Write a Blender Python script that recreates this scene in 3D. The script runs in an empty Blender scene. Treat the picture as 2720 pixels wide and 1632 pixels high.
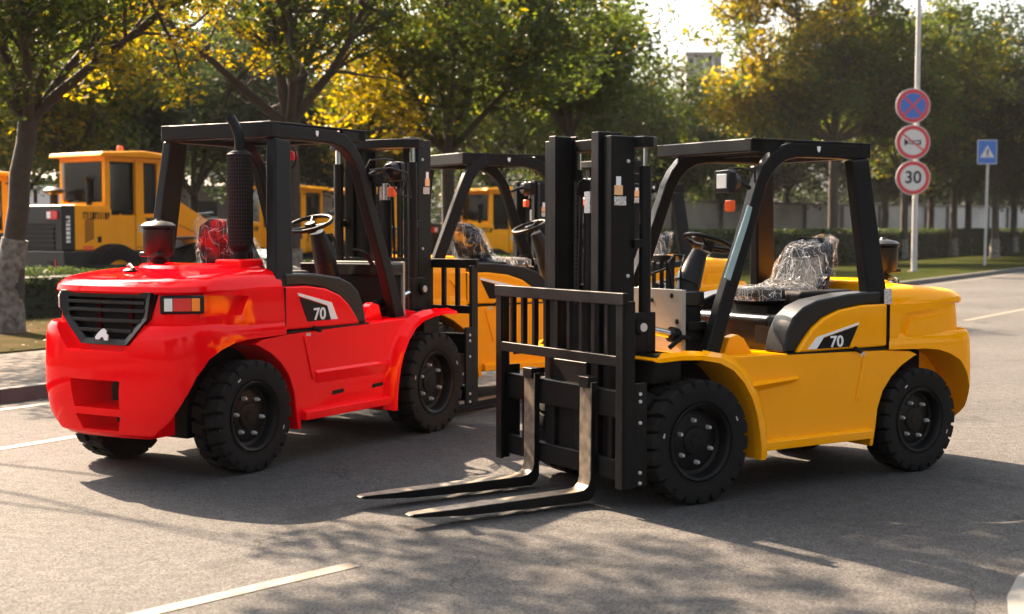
import bpy, bmesh, math, random
import numpy as np
from mathutils import Vector, Matrix, Euler
PI = math.pi; R = math.radians
scene = bpy.context.scene
# ---------------------------------------------------------------- camera
cam_d = bpy.data.cameras.new("camera"); cam = bpy.data.objects.new("camera", cam_d)
scene.collection.objects.link(cam); scene.camera = cam
cam.location = (0, 0, 1.88); cam.rotation_euler = (R(90 - 3.335), 0, 0)
cam_d.sensor_width = 36; cam_d.lens = 47.97; cam_d.clip_start = .1; cam_d.clip_end = 3000
cam_d.dof.use_dof = True; cam_d.dof.focus_distance = 10.6; cam_d.dof.aperture_fstop = 2.0
# ---------------------------------------------------------------- world and sun
SUN_AZ, SUN_EL = R(128), R(40)      # towards the sun, measured from +x
w = bpy.data.worlds.new("World"); scene.world = w; w.use_nodes = True
nt = w.node_tree; bg = nt.nodes['Background']
sky = nt.nodes.new('ShaderNodeTexSky'); sky.sky_type = 'NISHITA'; sky.sun_disc = False
sky.sun_elevation = SUN_EL; sky.sun_rotation = PI/2 - SUN_AZ
sky.air_density = 1.2; sky.dust_density = 6.0; sky.ozone_density = .6
hs = nt.nodes.new('ShaderNodeHueSaturation'); hs.inputs['Saturation'].default_value = .45
nt.links.new(sky.outputs[0], hs.inputs['Color']); nt.links.new(hs.outputs[0], bg.inputs[0])
bg.inputs[1].default_value = .055
sl = bpy.data.lights.new("sun", 'SUN'); sun = bpy.data.objects.new("sun", sl); scene.collection.objects.link(sun)
sl.energy = 4.5; sl.angle = R(.55); sl.color = (1, .76, .54)
sd = Vector((math.cos(SUN_EL)*math.cos(SUN_AZ), math.cos(SUN_EL)*math.sin(SUN_AZ), math.sin(SUN_EL)))
sun.rotation_euler = sd.to_track_quat('Z', 'Y').to_euler()
scene.view_settings.view_transform = 'Standard'; scene.view_settings.look = 'None'
scene.view_settings.exposure = 3.05; scene.view_settings.gamma = 1
scene.cycles.max_bounces = 7; scene.cycles.transparent_max_bounces = 16
scene.cycles.sample_clamp_indirect = 6
C = scene.collection.objects
# ---------------------------------------------------------------- materials
def mat(name, col, rough=.5, metal=0, coat=0, noise=None, bump=None, spec=.5, **k):
    """noise=(scale, amount, colour2) mixes a second colour; bump=(scale, strength)"""
    m = bpy.data.materials.new(name); m.use_nodes = True
    n = m.node_tree.nodes; l = m.node_tree.links; b = n['Principled BSDF']
    b.inputs['Base Color'].default_value = (*col, 1); b.inputs['Roughness'].default_value = rough
    b.inputs['Metallic'].default_value = metal; b.inputs['Coat Weight'].default_value = coat
    b.inputs['Coat Roughness'].default_value = .04; b.inputs['Specular IOR Level'].default_value = spec
    tc = n.new('ShaderNodeTexCoord')
    if noise:
        t = n.new('ShaderNodeTexNoise'); t.inputs['Scale'].default_value = noise[0]; t.inputs['Detail'].default_value = 6
        l.new(tc.outputs['Object'], t.inputs['Vector'])
        r = n.new('ShaderNodeMapRange'); r.inputs[1].default_value = .5 - noise[1]; r.inputs[2].default_value = .5 + noise[1]
        l.new(t.outputs['Fac'], r.inputs[0])
        mx = n.new('ShaderNodeMix'); mx.data_type = 'RGBA'
        mx.inputs[6].default_value = (*col, 1); mx.inputs[7].default_value = (*noise[2], 1)
        l.new(r.outputs[0], mx.inputs[0]); l.new(mx.outputs[2], b.inputs['Base Color'])
        if len(noise) > 3:
            r2 = n.new('ShaderNodeMapRange'); r2.inputs[3].default_value = rough; r2.inputs[4].default_value = noise[3]
            l.new(t.outputs['Fac'], r2.inputs[0]); l.new(r2.outputs[0], b.inputs['Roughness'])
    if bump:
        t = n.new('ShaderNodeTexNoise'); t.inputs['Scale'].default_value = bump[0]; t.inputs['Detail'].default_value = 4
        l.new(tc.outputs['Object'], t.inputs['Vector'])
        bp = n.new('ShaderNodeBump'); bp.inputs['Strength'].default_value = bump[1]; bp.inputs['Distance'].default_value = .01
        l.new(t.outputs['Fac'], bp.inputs['Height']); l.new(bp.outputs[0], b.inputs['Normal'])
    return m
def paint(name, col, dusty):
    m = mat(name, col, .5, 0, .42, spec=.0, noise=(3.5, .35, dusty, .40))
    return m
M = {
 'yellow': paint('yellow_paint', (1.0, .39, .0002), (.97, .375, .0005)),
 'red': paint('red_paint', (.95, .0008, .004), (.90, .001, .005)),
 'loader': mat('loader_yellow', (.90, .37, .002), .45, 0, .2, spec=.1, noise=(4, .3, (.80, .33, .005))),
 'black': mat('black_paint', (.0025, .0025, .003), .38, 0, 0, spec=.18, noise=(9, .3, (.006, .006, .006), .5)),
 'blackm': mat('black_matt', (.004, .004, .0045), .65, spec=.15, noise=(14, .3, (.007, .0065, .006))),
 'plastic': mat('black_plastic', (.005, .0055, .006), .40, spec=.3, bump=(300, .05)),
 'grey': mat('dark_grey_paint', (.010, .0105, .011), .5, spec=.3, noise=(6, .3, (.014, .014, .014))),
 'rubber': mat('tyre_rubber', (.007, .007, .0072), .72, spec=.15, noise=(9, .3, (.012, .0115, .011)), bump=(60, .12)),
 'chrome': mat('chrome', (.75, .75, .76), .12, 1),
 'steel': mat('worn_steel', (.30, .24, .175), .38, .55, noise=(14, .25, (.07, .058, .045), .55)),
 'nut': mat('zinc_nut', (.62, .62, .62), .32, .55),
 'engine': mat('glossy_cover', (.020, .018, .016), .20, .5),
 'dash': mat('grey_panel', (.34, .33, .29), .5, noise=(5, .3, (.28, .27, .24))),
 'darkred': mat('dark_red_primer', (.08, .003, .004), .8, spec=.05), 'white': mat('white_vinyl', (.8, .8, .8), .4),
 'lblue': mat('pale_green_glass', (.30, .42, .42), .15, 0, .5),
 'decalblack': mat('decal_black', (.004, .004, .004), .5, spec=.15),
 'redlens': mat('red_lens', (.65, .01, .01), .15, 0, .6, bump=(160, .3)),
 'amber': mat('amber_lens', (.9, .22, .005), .15, 0, .6, bump=(160, .3)),
 'clearlens': mat('clear_lens', (.75, .74, .68), .1, .3, .6, bump=(140, .6)),
 'orange': mat('orange_plastic', (.85, .10, .01), .3),
 'sticker': mat('printed_sticker', (.72, .70, .66), .5, noise=(120, .08, (.25, .22, .20))),
 'stickero': mat('orange_sticker', (.80, .45, .2), .5),
 'seat': mat('seat_vinyl', (.004, .004, .0045), .7, spec=.04, bump=(40, .15)),
 'glass': mat('cab_glass', (.10, .14, .13), .05, 0, .5),
 'signred': mat('sign_red', (.42, .008, .018), .35), 'signblue': mat('sign_blue', (.004, .085, .36), .35),
 'signwhite': mat('sign_white', (.50, .49, .48), .4, noise=(3, .3, (.42, .41, .40))), 'pole': mat('pole_white', (.42, .41, .40), .45, noise=(3, .3, (.30, .29, .28))),
 'concrete': mat('concrete', (.15, .145, .135), .85, noise=(3, .3, (.10, .098, .09)), bump=(40, .3)),
 'kerb': mat('kerb_stone', (.085, .083, .078), .85, noise=(5, .3, (.05, .05, .047)), bump=(50, .4)),
 'wall': mat('painted_wall', (.48, .48, .47), .8, noise=(.35, .20, (.27, .27, .262))),
 'walldark': mat('dark_wall', (.04, .04, .04), .8), 'window': mat('dark_window', (.03, .035, .04), .1),
 'bark': mat('bark', (.042, .030, .022), .9, noise=(9, .25, (.018, .014, .011)), bump=(30, 1.0)),
 'limewash': mat('limewash', (.17, .16, .145), .9, noise=(9, .16, (.055, .045, .037)), bump=(24, 1.0)),
}
def leafmat(name, c1, c2, c3):
    m = bpy.data.materials.new(name); m.use_nodes = True; n = m.node_tree.nodes; l = m.node_tree.links
    n.clear(); out = n.new('ShaderNodeOutputMaterial')
    at = n.new('ShaderNodeAttribute'); at.attribute_name = 'tint'
    cr = n.new('ShaderNodeValToRGB'); e = cr.color_ramp.elements
    e[0].position = 0; e[0].color = (*c1, 1); e[1].position = 1; e[1].color = (*c3, 1)
    x = e.new(.5); x.color = (*c2, 1)
    l.new(at.outputs['Fac'], cr.inputs[0])
    d = n.new('ShaderNodeBsdfDiffuse'); t = n.new('ShaderNodeBsdfTranslucent'); mx = n.new('ShaderNodeMixShader')
    g = n.new('ShaderNodeBsdfGlossy'); g.inputs['Roughness'].default_value = .45; g.inputs[0].default_value = (.6, .6, .6, 1)
    hsv = n.new('ShaderNodeHueSaturation'); hsv.inputs['Value'].default_value = 2.1; hsv.inputs['Saturation'].default_value = 1.1
    l.new(cr.outputs[0], d.inputs[0]); l.new(cr.outputs[0], hsv.inputs['Color']); l.new(hsv.outputs[0], t.inputs[0])
    mx.inputs[0].default_value = .5; l.new(d.outputs[0], mx.inputs[1]); l.new(t.outputs[0], mx.inputs[2])
    m2 = n.new('ShaderNodeMixShader'); m2.inputs[0].default_value = .03
    l.new(mx.outputs[0], m2.inputs[1]); l.new(g.outputs[0], m2.inputs[2]); l.new(m2.outputs[0], out.inputs[0])
    return m
M['leaf'] = leafmat('leaf_green', (.016, .026, .007), (.040, .054, .008), (.26, .17, .010))
M['leafdark'] = leafmat('leaf_dark_green', (.010, .016, .007), (.020, .029, .010), (.055, .062, .014))
M['hedge'] = leafmat('hedge_leaf', (.011, .019, .006), (.024, .036, .009), (.055, .066, .012))

def wear(name):      # asphalt
    m = bpy.data.materials.new(name); m.use_nodes = True; n = m.node_tree.nodes; l = m.node_tree.links; b = n['Principled BSDF']
    tc = n.new('ShaderNodeTexCoord')
    def noise(s, d=4):
        t = n.new('ShaderNodeTexNoise'); t.inputs['Scale'].default_value = s; t.inputs['Detail'].default_value = d
        l.new(tc.outputs['Object'], t.inputs['Vector']); return t
    v = n.new('ShaderNodeTexVoronoi'); v.inputs['Scale'].default_value = 105; l.new(tc.outputs['Object'], v.inputs['Vector'])
    cr = n.new('ShaderNodeValToRGB'); e = cr.color_ramp.elements
    e[0].position = .1; e[0].color = (.036, .0355, .035, 1); e[1].position = .9; e[1].color = (.083, .0805, .078, 1)
    sp = n.new('ShaderNodeSeparateColor'); l.new(v.outputs['Color'], sp.inputs[0]); l.new(sp.outputs[0], cr.inputs[0])
    big = noise(.35, 8); r = n.new('ShaderNodeMapRange'); r.inputs[1].default_value = .3; r.inputs[2].default_value = .7
    r.inputs[3].default_value = .80; r.inputs[4].default_value = 1.14; l.new(big.outputs['Fac'], r.inputs[0])
    fine = noise(9, 8); r3 = n.new('ShaderNodeMapRange'); r3.inputs[1].default_value = .35; r3.inputs[2].default_value = .65
    r3.inputs[3].default_value = .88; r3.inputs[4].default_value = 1.1; l.new(fine.outputs['Fac'], r3.inputs[0])
    mm = n.new('ShaderNodeMath'); mm.operation = 'MULTIPLY'; l.new(r.outputs[0], mm.inputs[0]); l.new(r3.outputs[0], mm.inputs[1])
    mu = n.new('ShaderNodeVectorMath'); mu.operation = 'SCALE'; l.new(cr.outputs[0], mu.inputs[0]); l.new(mm.outputs[0], mu.inputs['Scale'])
    st = noise(1.1, 3); st.inputs['Distortion'].default_value = .6; r4 = n.new('ShaderNodeMapRange'); r4.inputs[1].default_value = .62; r4.inputs[2].default_value = .70
    r4.inputs[3].default_value = 1.0; r4.inputs[4].default_value = .72; l.new(st.outputs['Fac'], r4.inputs[0])
    vc = n.new('ShaderNodeTexVoronoi'); vc.feature = 'DISTANCE_TO_EDGE'; vc.inputs['Scale'].default_value = .33
    wn = noise(2.3, 5); ad = n.new('ShaderNodeVectorMath'); ad.operation = 'MULTIPLY_ADD'; ad.inputs[1].default_value = (.55, .55, .55)
    l.new(wn.outputs['Color'], ad.inputs[0]); l.new(tc.outputs['Object'], ad.inputs[2]); l.new(ad.outputs[0], vc.inputs['Vector'])
    r5 = n.new('ShaderNodeMapRange'); r5.inputs[1].default_value = .0005; r5.inputs[2].default_value = .0028; r5.inputs[3].default_value = .45; r5.inputs[4].default_value = 1
    l.new(vc.outputs['Distance'], r5.inputs[0])
    gate = noise(.5, 2); r6 = n.new('ShaderNodeMapRange'); r6.inputs[1].default_value = .50; r6.inputs[2].default_value = .56; l.new(gate.outputs['Fac'], r6.inputs[0])
    mg = n.new('ShaderNodeMix'); mg.inputs[2].default_value = 1; l.new(r6.outputs[0], mg.inputs[0]); l.new(r5.outputs[0], mg.inputs[3])
    m5 = n.new('ShaderNodeMath'); m5.operation = 'MULTIPLY'; l.new(mg.outputs[0], m5.inputs[0]); l.new(r4.outputs[0], m5.inputs[1])
    mu2 = n.new('ShaderNodeVectorMath'); mu2.operation = 'SCALE'; l.new(mu.outputs[0], mu2.inputs[0]); l.new(m5.outputs[0], mu2.inputs['Scale'])
    l.new(mu2.outputs[0], b.inputs['Base Color']); b.inputs['Roughness'].default_value = .85
    b.inputs['Specular IOR Level'].default_value = .06
    bp = n.new('ShaderNodeBump'); bp.inputs['Strength'].default_value = .6; bp.inputs['Distance'].default_value = .004
    l.new(v.outputs['Distance'], bp.inputs['Height']); bp.invert = True
    l.new(bp.outputs[0], b.inputs['Normal'])
    return m
M['asphalt'] = wear('asphalt')
def worn(name, col, under, thr):
    m = mat(name, col, .7); n = m.node_tree.nodes; l = m.node_tree.links; b = n['Principled BSDF']
    tc = n.new('ShaderNodeTexCoord'); t = n.new('ShaderNodeTexNoise'); t.inputs['Scale'].default_value = 14; t.inputs['Detail'].default_value = 10
    t.inputs['Roughness'].default_value = .7
    l.new(tc.outputs['Object'], t.inputs['Vector']); r = n.new('ShaderNodeMapRange')
    r.inputs[1].default_value = thr; r.inputs[2].default_value = thr + .08; l.new(t.outputs['Fac'], r.inputs[0])
    mx = n.new('ShaderNodeMix'); mx.data_type = 'RGBA'; mx.inputs[6].default_value = (*col, 1); mx.inputs[7].default_value = (*under, 1)
    l.new(r.outputs[0], mx.inputs[0]); l.new(mx.outputs[2], b.inputs['Base Color']); return m
M['linew'] = worn('line_white', (.085, .078, .064), (.075, .07, .065), .50)
M['liney'] = worn('line_yellow', (.088, .064, .030), (.066, .060, .054), .47)
def tiles():
    m = mat('paving_bricks', (.2, .18, .16), .85, spec=.05); n = m.node_tree.nodes; l = m.node_tree.links; b = n['Principled BSDF']
    tc = n.new('ShaderNodeTexCoord'); br = n.new('ShaderNodeTexBrick'); br.inputs['Scale'].default_value = 1
    mp = n.new('ShaderNodeMapping'); mp.inputs['Rotation'].default_value[2] = -R(58); l.new(tc.outputs['Object'], mp.inputs[0])
    l.new(mp.outputs[0], br.inputs['Vector']); br.inputs['Brick Width'].default_value = .25; br.inputs['Row Height'].default_value = .125
    br.inputs['Mortar Size'].default_value = .01
    br.inputs['Color1'].default_value = (.10, .088, .078, 1); br.inputs['Color2'].default_value = (.07, .063, .058, 1); br.inputs['Mortar'].default_value = (.03, .027, .025, 1)
    l.new(br.outputs[0], b.inputs['Base Color']); return m
M['paving'] = tiles()
M['soil'] = mat('soil_and_litter', (.055, .040, .024), .95, spec=0, noise=(2.2, .22, (.026, .028, .012)), bump=(18, 1.0))
M['turf'] = mat('turf', (.014, .022, .005), .95, spec=0, noise=(1.2, .2, (.028, .028, .010)), bump=(25, 1.0))
M['yard'] = mat('yard_ground', (.06, .056, .052), .9, spec=0, noise=(1, .3, (.05, .048, .045)))
def plasticwrap():
    m = bpy.data.materials.new('plastic_wrap'); m.use_nodes = True; n = m.node_tree.nodes; l = m.node_tree.links; n.clear()
    out = n.new('ShaderNodeOutputMaterial'); tr = n.new('ShaderNodeBsdfTransparent'); gl = n.new('ShaderNodeBsdfGlossy')
    df = n.new('ShaderNodeBsdfTranslucent'); dd = n.new('ShaderNodeBsdfDiffuse')
    df.inputs[0].default_value = dd.inputs[0].default_value = (.42, .42, .43, 1); gl.inputs['Roughness'].default_value = .09
    tc = n.new('ShaderNodeTexCoord'); prev = None
    for rot, sc_, wd in (((0, .45, .2), (11, 11, 1.5), .016), ((.5, -.6, .9), (9, 9, 1.8), .013), ((1.2, .3, 0), (8, 3, 8), .007)):  # bright fold highlights painted as thin whitish streaks
        mp = n.new('ShaderNodeMapping'); mp.inputs['Rotation'].default_value = rot; mp.inputs['Scale'].default_value = sc_; l.new(tc.outputs['Object'], mp.inputs[0])
        t = n.new('ShaderNodeTexNoise'); t.inputs['Scale'].default_value = 1.0; t.inputs['Detail'].default_value = 1.2; t.inputs['Distortion'].default_value = .5; l.new(mp.outputs[0], t.inputs['Vector'])
        a = n.new('ShaderNodeMath'); a.operation = 'SUBTRACT'; a.inputs[1].default_value = .5; l.new(t.outputs['Fac'], a.inputs[0])
        b = n.new('ShaderNodeMath'); b.operation = 'ABSOLUTE'; l.new(a.outputs[0], b.inputs[0])
        r = n.new('ShaderNodeMapRange'); r.inputs[1].default_value = 0; r.inputs[2].default_value = wd; r.inputs[3].default_value = .75; r.inputs[4].default_value = .025
        l.new(b.outputs[0], r.inputs[0])
        if prev is None: prev = r; bt = t
        else:
            mxx = n.new('ShaderNodeMath'); mxx.operation = 'MAXIMUM'; l.new(prev.outputs[0], mxx.inputs[0]); l.new(r.outputs[0], mxx.inputs[1]); prev = mxx
    bp = n.new('ShaderNodeBump'); bp.inputs['Strength'].default_value = 1; bp.inputs['Distance'].default_value = .05; l.new(bt.outputs['Fac'], bp.inputs['Height']); l.new(bp.outputs[0], gl.inputs['Normal'])
    m1 = n.new('ShaderNodeMixShader'); m1.inputs[0].default_value = .5; l.new(df.outputs[0], m1.inputs[1]); l.new(dd.outputs[0], m1.inputs[2])
    mx = n.new('ShaderNodeMixShader'); l.new(prev.outputs[0], mx.inputs[0]); l.new(tr.outputs[0], mx.inputs[1]); l.new(m1.outputs[0], mx.inputs[2])
    m2 = n.new('ShaderNodeMixShader'); m2.inputs[0].default_value = .07; l.new(mx.outputs[0], m2.inputs[1]); l.new(gl.outputs[0], m2.inputs[2])
    l.new(m2.outputs[0], out.inputs[0]); return m
M['wrap'] = plasticwrap()
def paneglass():
    m = bpy.data.materials.new('window_glass'); m.use_nodes = True; n = m.node_tree.nodes; l = m.node_tree.links; n.clear()
    out = n.new('ShaderNodeOutputMaterial'); tr = n.new('ShaderNodeBsdfTransparent'); gl = n.new('ShaderNodeBsdfGlossy'); tr.inputs[0].default_value = (.93, .97, .95, 1)
    gl.inputs['Roughness'].default_value = .03; fr = n.new('ShaderNodeFresnel'); fr.inputs[0].default_value = 1.6
    mx = n.new('ShaderNodeMixShader'); l.new(fr.outputs[0], mx.inputs[0]); l.new(tr.outputs[0], mx.inputs[1]); l.new(gl.outputs[0], mx.inputs[2]); l.new(mx.outputs[0], out.inputs[0]); return m
M['pane'] = paneglass()
# ---------------------------------------------------------------- mesh helpers
class MB:
    def __init__(s): s.v = []; s.f = []
    def add(s, vs, fs):
        o = len(s.v); s.v += [tuple(x) for x in vs]; s.f += [tuple(i + o for i in f) for f in fs]; return s
    def box(s, x0, x1, y0, y1, z0, z1):
        return s.add([(x0,y0,z0),(x1,y0,z0),(x1,y1,z0),(x0,y1,z0),(x0,y0,z1),(x1,y0,z1),(x1,y1,z1),(x0,y1,z1)],
                     [(3,2,1,0),(4,5,6,7),(0,1,5,4),(1,2,6,5),(2,3,7,6),(3,0,4,7)])
    def prism(s, poly, y0, y1, ax='y'):
        """polygon (a,b) extruded; ax='y': (x,z) along y; 'x': (y,z) along x; 'z': (x,y) along z"""
        n = len(poly); P = {'y': lambda p, t: (p[0], t, p[1]), 'x': lambda p, t: (t, p[0], p[1]), 'z': lambda p, t: (p[0], p[1], t)}[ax]
        vs = [P(p, y0) for p in poly] + [P(p, y1) for p in poly]
        fs = [tuple(range(n)), tuple(range(2*n - 1, n - 1, -1))] + [(i, i + n, (i + 1) % n + n, (i + 1) % n) for i in range(n)]
        return s.add(vs, fs)
    def sweep(s, pts, w, h, up=(0, 0, 1), side=None):
        """rectangular section w (sideways) x h along a polyline; side = fixed sideways vector"""
        pts = [Vector(p) for p in pts]; vs = []; n = len(pts)
        for i, p in enumerate(pts):
            a = pts[max(i - 1, 0)]; b = pts[min(i + 1, n - 1)]; t = (b - a).normalized()
            sv = Vector(side).normalized() if side else t.cross(Vector(up)).normalized()
            nv = sv.cross(t).normalized(); k = 1.0
            if 0 < i < n - 1:
                t1 = (p - a).normalized(); k = 1 / max(.6, t1.dot(t))
            ww = w if not hasattr(w, '__len__') else w[i]; hh = h if not hasattr(h, '__len__') else h[i]
            for su, sw in ((-1, -1), (1, -1), (1, 1), (-1, 1)):
                vs.append(p + sv * ww/2 * su + nv * hh/2 * sw * k)
        fs = [(3, 2, 1, 0), (4*n - 4, 4*n - 3, 4*n - 2, 4*n - 1)]
        for i in range(n - 1):
            for j in range(4): a = 4*i + j; b = 4*i + (j + 1) % 4; fs.append((a, b, b + 4, a + 4))
        return s.add(vs, fs)
    def tube(s, pts, r, n=10, cap=True):
        pts = [Vector(p) for p in pts]; vs = []; m = len(pts); ref = None
        for i, p in enumerate(pts):
            t = (pts[min(i + 1, m - 1)] - pts[max(i - 1, 0)]).normalized()
            if ref is None: ref = t.orthogonal().normalized()
            ref = (ref - t * ref.dot(t)); ref = ref.normalized() if ref.length > 1e-4 else t.orthogonal().normalized()
            q = t.cross(ref); rr = r if not hasattr(r, '__len__') else r[i]
            for k in range(n):
                a = 2*PI*k/n; vs.append(p + (ref*math.cos(a) + q*math.sin(a))*rr)
        fs = []
        for i in range(m - 1):
            for k in range(n): a = i*n + k; b = i*n + (k + 1) % n; fs.append((a, b, b + n, a + n))
        if cap: fs += [tuple(range(n - 1, -1, -1)), tuple(range((m - 1)*n, m*n))]
        return s.add(vs, fs)
    def lathe(s, prof, c, axis='z', n=32, cap=True):
        """prof = [(r, t)] around axis through c"""
        vs = []; m = len(prof)
        for r_, t in prof:
            for k in range(n):
                a = 2*PI*k/n; u, v_ = r_*math.cos(a), r_*math.sin(a)
                vs.append({'z': (c[0]+u, c[1]+v_, c[2]+t), 'y': (c[0]+u, c[1]+t, c[2]+v_), 'x': (c[0]+t, c[1]+u, c[2]+v_)}[axis])
        fs = []
        for i in range(m - 1):
            for k in range(n): a = i*n + k; b = i*n + (k + 1) % n; fs.append((a, b, b + n, a + n))
        if cap: fs += [tuple(range(n)), tuple(range((m - 1)*n, m*n))]
        return s.add(vs, fs)
    def build(s, name, m, parent=None, bevel=0, seg=2, angle=30, smooth=True, sub=0):
        me = bpy.data.meshes.new(name); me.from_pydata(s.v, [], s.f); 
        bm = bmesh.new(); bm.from_mesh(me); bmesh.ops.recalc_face_normals(bm, faces=bm.faces); bm.to_mesh(me); bm.free()
        return finish(me, name, m, parent, bevel, seg, angle, smooth)
def finish(me, name, m, parent=None, bevel=0, seg=2, angle=30, smooth=True):
    if m is not None: me.materials.append(M[m] if isinstance(m, str) else m)
    o = bpy.data.objects.new(name, me); C.link(o)
    if smooth:
        me.polygons.foreach_set('use_smooth', [True]*len(me.polygons)); me.set_sharp_from_angle(angle=R(angle))
    if bevel:
        b = o.modifiers.new('b', 'BEVEL'); b.width = bevel; b.segments = seg; b.limit_method = 'ANGLE'; b.angle_limit = R(angle); b.harden_normals = True
    if parent: o.parent = parent
    return o
def B(x0, x1, y0, y1, z0, z1): return MB().box(x0, x1, y0, y1, z0, z1)
def tag(o, label=None, cat=None, group=None, kind=None):
    if label: o['label'] = label
    if cat: o['category'] = cat
    if group: o['group'] = group
    if kind: o['kind'] = kind
    return o
def empty(name, loc, rz=0, sc=1):
    o = bpy.data.objects.new(name, None); C.link(o); o.location = loc; o.rotation_euler = (0, 0, rz); o.scale = (sc, sc, sc); o.empty_display_size = .2; return o
def copy_tree(o, parent=None, keep=None):
    c = o.copy(); C.link(c); c.parent = parent
    for ch in list(o.children): copy_tree(ch, c)
    return c
def boolean(base, cutters, op='DIFFERENCE'):
    for c in cutters:
        md = base.modifiers.new('x', 'BOOLEAN'); md.operation = op; md.object = c; md.solver = 'EXACT'
    dg = bpy.context.evaluated_depsgraph_get(); me = bpy.data.meshes.new_from_object(base.evaluated_get(dg))
    for c in cutters:
        bpy.data.objects.remove(c)
    name = base.name; bpy.data.objects.remove(base)
    me.materials.clear() if False else None
    return me
def text_mesh(s, size, ext=.002):
    cu = bpy.data.curves.new('t', 'FONT'); cu.body = s; cu.size = size; cu.extrude = ext; cu.align_x = 'CENTER'; cu.align_y = 'CENTER'; cu.offset = size*.018
    o = bpy.data.objects.new('t', cu); C.link(o); dg = bpy.context.evaluated_depsgraph_get()
    me = bpy.data.meshes.new_from_object(o.evaluated_get(dg)); bpy.data.objects.remove(o); return me
# ---------------------------------------------------------------- FORKLIFT  (local: x forward, y left, z up; rear axle at x=0)
def tyre_mesh(Rt, hw, y_out):
    """tread as real lugs: radius steps along theta"""
    key = ('tyre', Rt, hw)
    # profile across the section: (y, r)
    ys = [-1, -.99, -.93, -.80, -.60, -.44, -.2, -.16, 0, .16, .2, .44, .60, .80, .93, .99, 1]
    N = 22; T = N*14; vs = []; fs = []; rows = []
    inner = .62*Rt
    def lug(th, yy):
        side = 1 if yy > 0 else -1
        ph = (th*N/(2*PI) + (.5 if side > 0 else 0) + .30*max(0, .75 - abs(yy))) % 1
        if abs(yy) < .18: return (th*N/(2*PI)*1.0 + .25) % 1 > .8
        return ph > .17
    prof = [(-.74, inner), (-.93, inner*1.07), (-1.0, inner*1.25), (-1.0, Rt*.87)]
    T1 = [(-1.0, .935), (-.975, .975), (-.90, .995), (-.6, 1), (-.3, 1), (-.18, 1), (-.17, 1), (.17, 1), (.18, 1), (.3, 1), (.6, 1), (.90, .995), (.975, .975), (1.0, .935)]
    full = prof + [(y, r*Rt) for y, r in T1] + [(-y, r) for y, r in reversed(prof)]
    for i, (yy, rr) in enumerate(full):
        for k in range(T):
            th = 2*PI*k/T; r_ = rr
            if rr > Rt*.93:
                if not lug(th, yy): r_ = rr - Rt*.075
            y = yy*hw
            if rr > Rt*.9 and abs(yy) > .95 and not lug(th, yy): y *= .96
            vs.append((r_*math.cos(th), y, r_*math.sin(th)))
    m = len(full)
    for i in range(m - 1):
        for k in range(T):
            a = i*T + k; b = i*T + (k + 1) % T; fs.append((a, b, b + T, a + T))
    mb = MB(); mb.add(vs, fs); return mb
_wc = {}
def make_wheel(Rt, hw, parent, loc, flip):
    """wheel disc is the part, tyre and nuts are its sub-parts; outer face towards +y"""
    if (Rt, hw) not in _wc:
        a = MB().lathe([(.60*Rt, hw*.80), (.625*Rt, hw*.93), (.61*Rt, hw*.96), (.57*Rt, hw*.90), (.55*Rt, hw*.78), (.535*Rt, hw*.35), (.48*Rt, hw*.28), (.42*Rt, hw*.34), (.24*Rt, hw*.38), (.22*Rt, hw*.47), (.17*Rt, hw*.50), (.10*Rt, hw*.50), (.095*Rt, hw*.53), (.001, hw*.53)], (0, 0, 0), 'y', 48, False)
        a.lathe([(.001, -hw*.9), (.62*Rt, -hw*.9), (.62*Rt, hw*.80)], (0, 0, 0), 'y', 48, False)
        a.lathe([(.64*Rt, hw*.985), (.655*Rt, hw*.99), (.655*Rt, hw*.95)], (0, 0, 0), 'y', 48, False)
        disc = a.build('wheel', 'black', None, angle=25)
        ty = tyre_mesh(Rt, hw, 0).build('tyre', 'rubber', disc, angle=32)
        for k in range(6):
            an = 2*PI*k/6 + .15
            x, z = .345*Rt*math.cos(an), .345*Rt*math.sin(an)
            nb = MB().lathe([(.042*Rt, 0), (.042*Rt, .012), (.036*Rt, .026), (.022*Rt, .038), (.001, .038)], (x, hw*.36, z), 'y', 6, False)
            nb.build('wheel_nut', 'nut', disc, angle=20)
        for an, rr in ((1.0, .80), (3.5, .80)):     # paint marks on the sidewall
            x, z = rr*Rt*math.cos(an), rr*Rt*math.sin(an)
            t = Vector((-math.sin(an), 0, math.cos(an))); rad = Vector((math.cos(an), 0, math.sin(an)))
            c = Vector((x, hw*1.006, z)); q = [c + t*a_*.016*Rt/.42 + rad*b_*.006 for a_, b_ in ((-1, -1), (1, -1), (1, 1), (-1, 1))]
            MB().add(q + [p - Vector((0, .006, 0)) for p in q], [(0, 1, 2, 3), (4, 5, 6, 7), (0, 1, 5, 4), (1, 2, 6, 5), (2, 3, 7, 6), (3, 0, 4, 7)]).build('paint_mark', 'sticker', disc)
        _wc[(Rt, hw)] = disc; w_ = disc
    else:
        w_ = copy_tree(_wc[(Rt, hw)])
    w_.parent = parent; w_.location = loc; w_.rotation_euler = (0, .35*loc[0], PI if flip else 0)
    return w_
def lerp(a, b, t): return a + (b - a)*t
def loft(rings, cap=True):
    """rings: list of closed loops of the same length"""
    n = len(rings[0]); mb = MB(); vs = [p for r_ in rings for p in r_]; fs = []
    for i in range(len(rings) - 1):
        for k in range(n): a = i*n + k; b = i*n + (k + 1) % n; fs.append((a, b, b + n, a + n))
    if cap: fs += [tuple(range(n)), tuple(range((len(rings) - 1)*n, len(rings)*n))]
    return mb.add(vs, fs)
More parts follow.
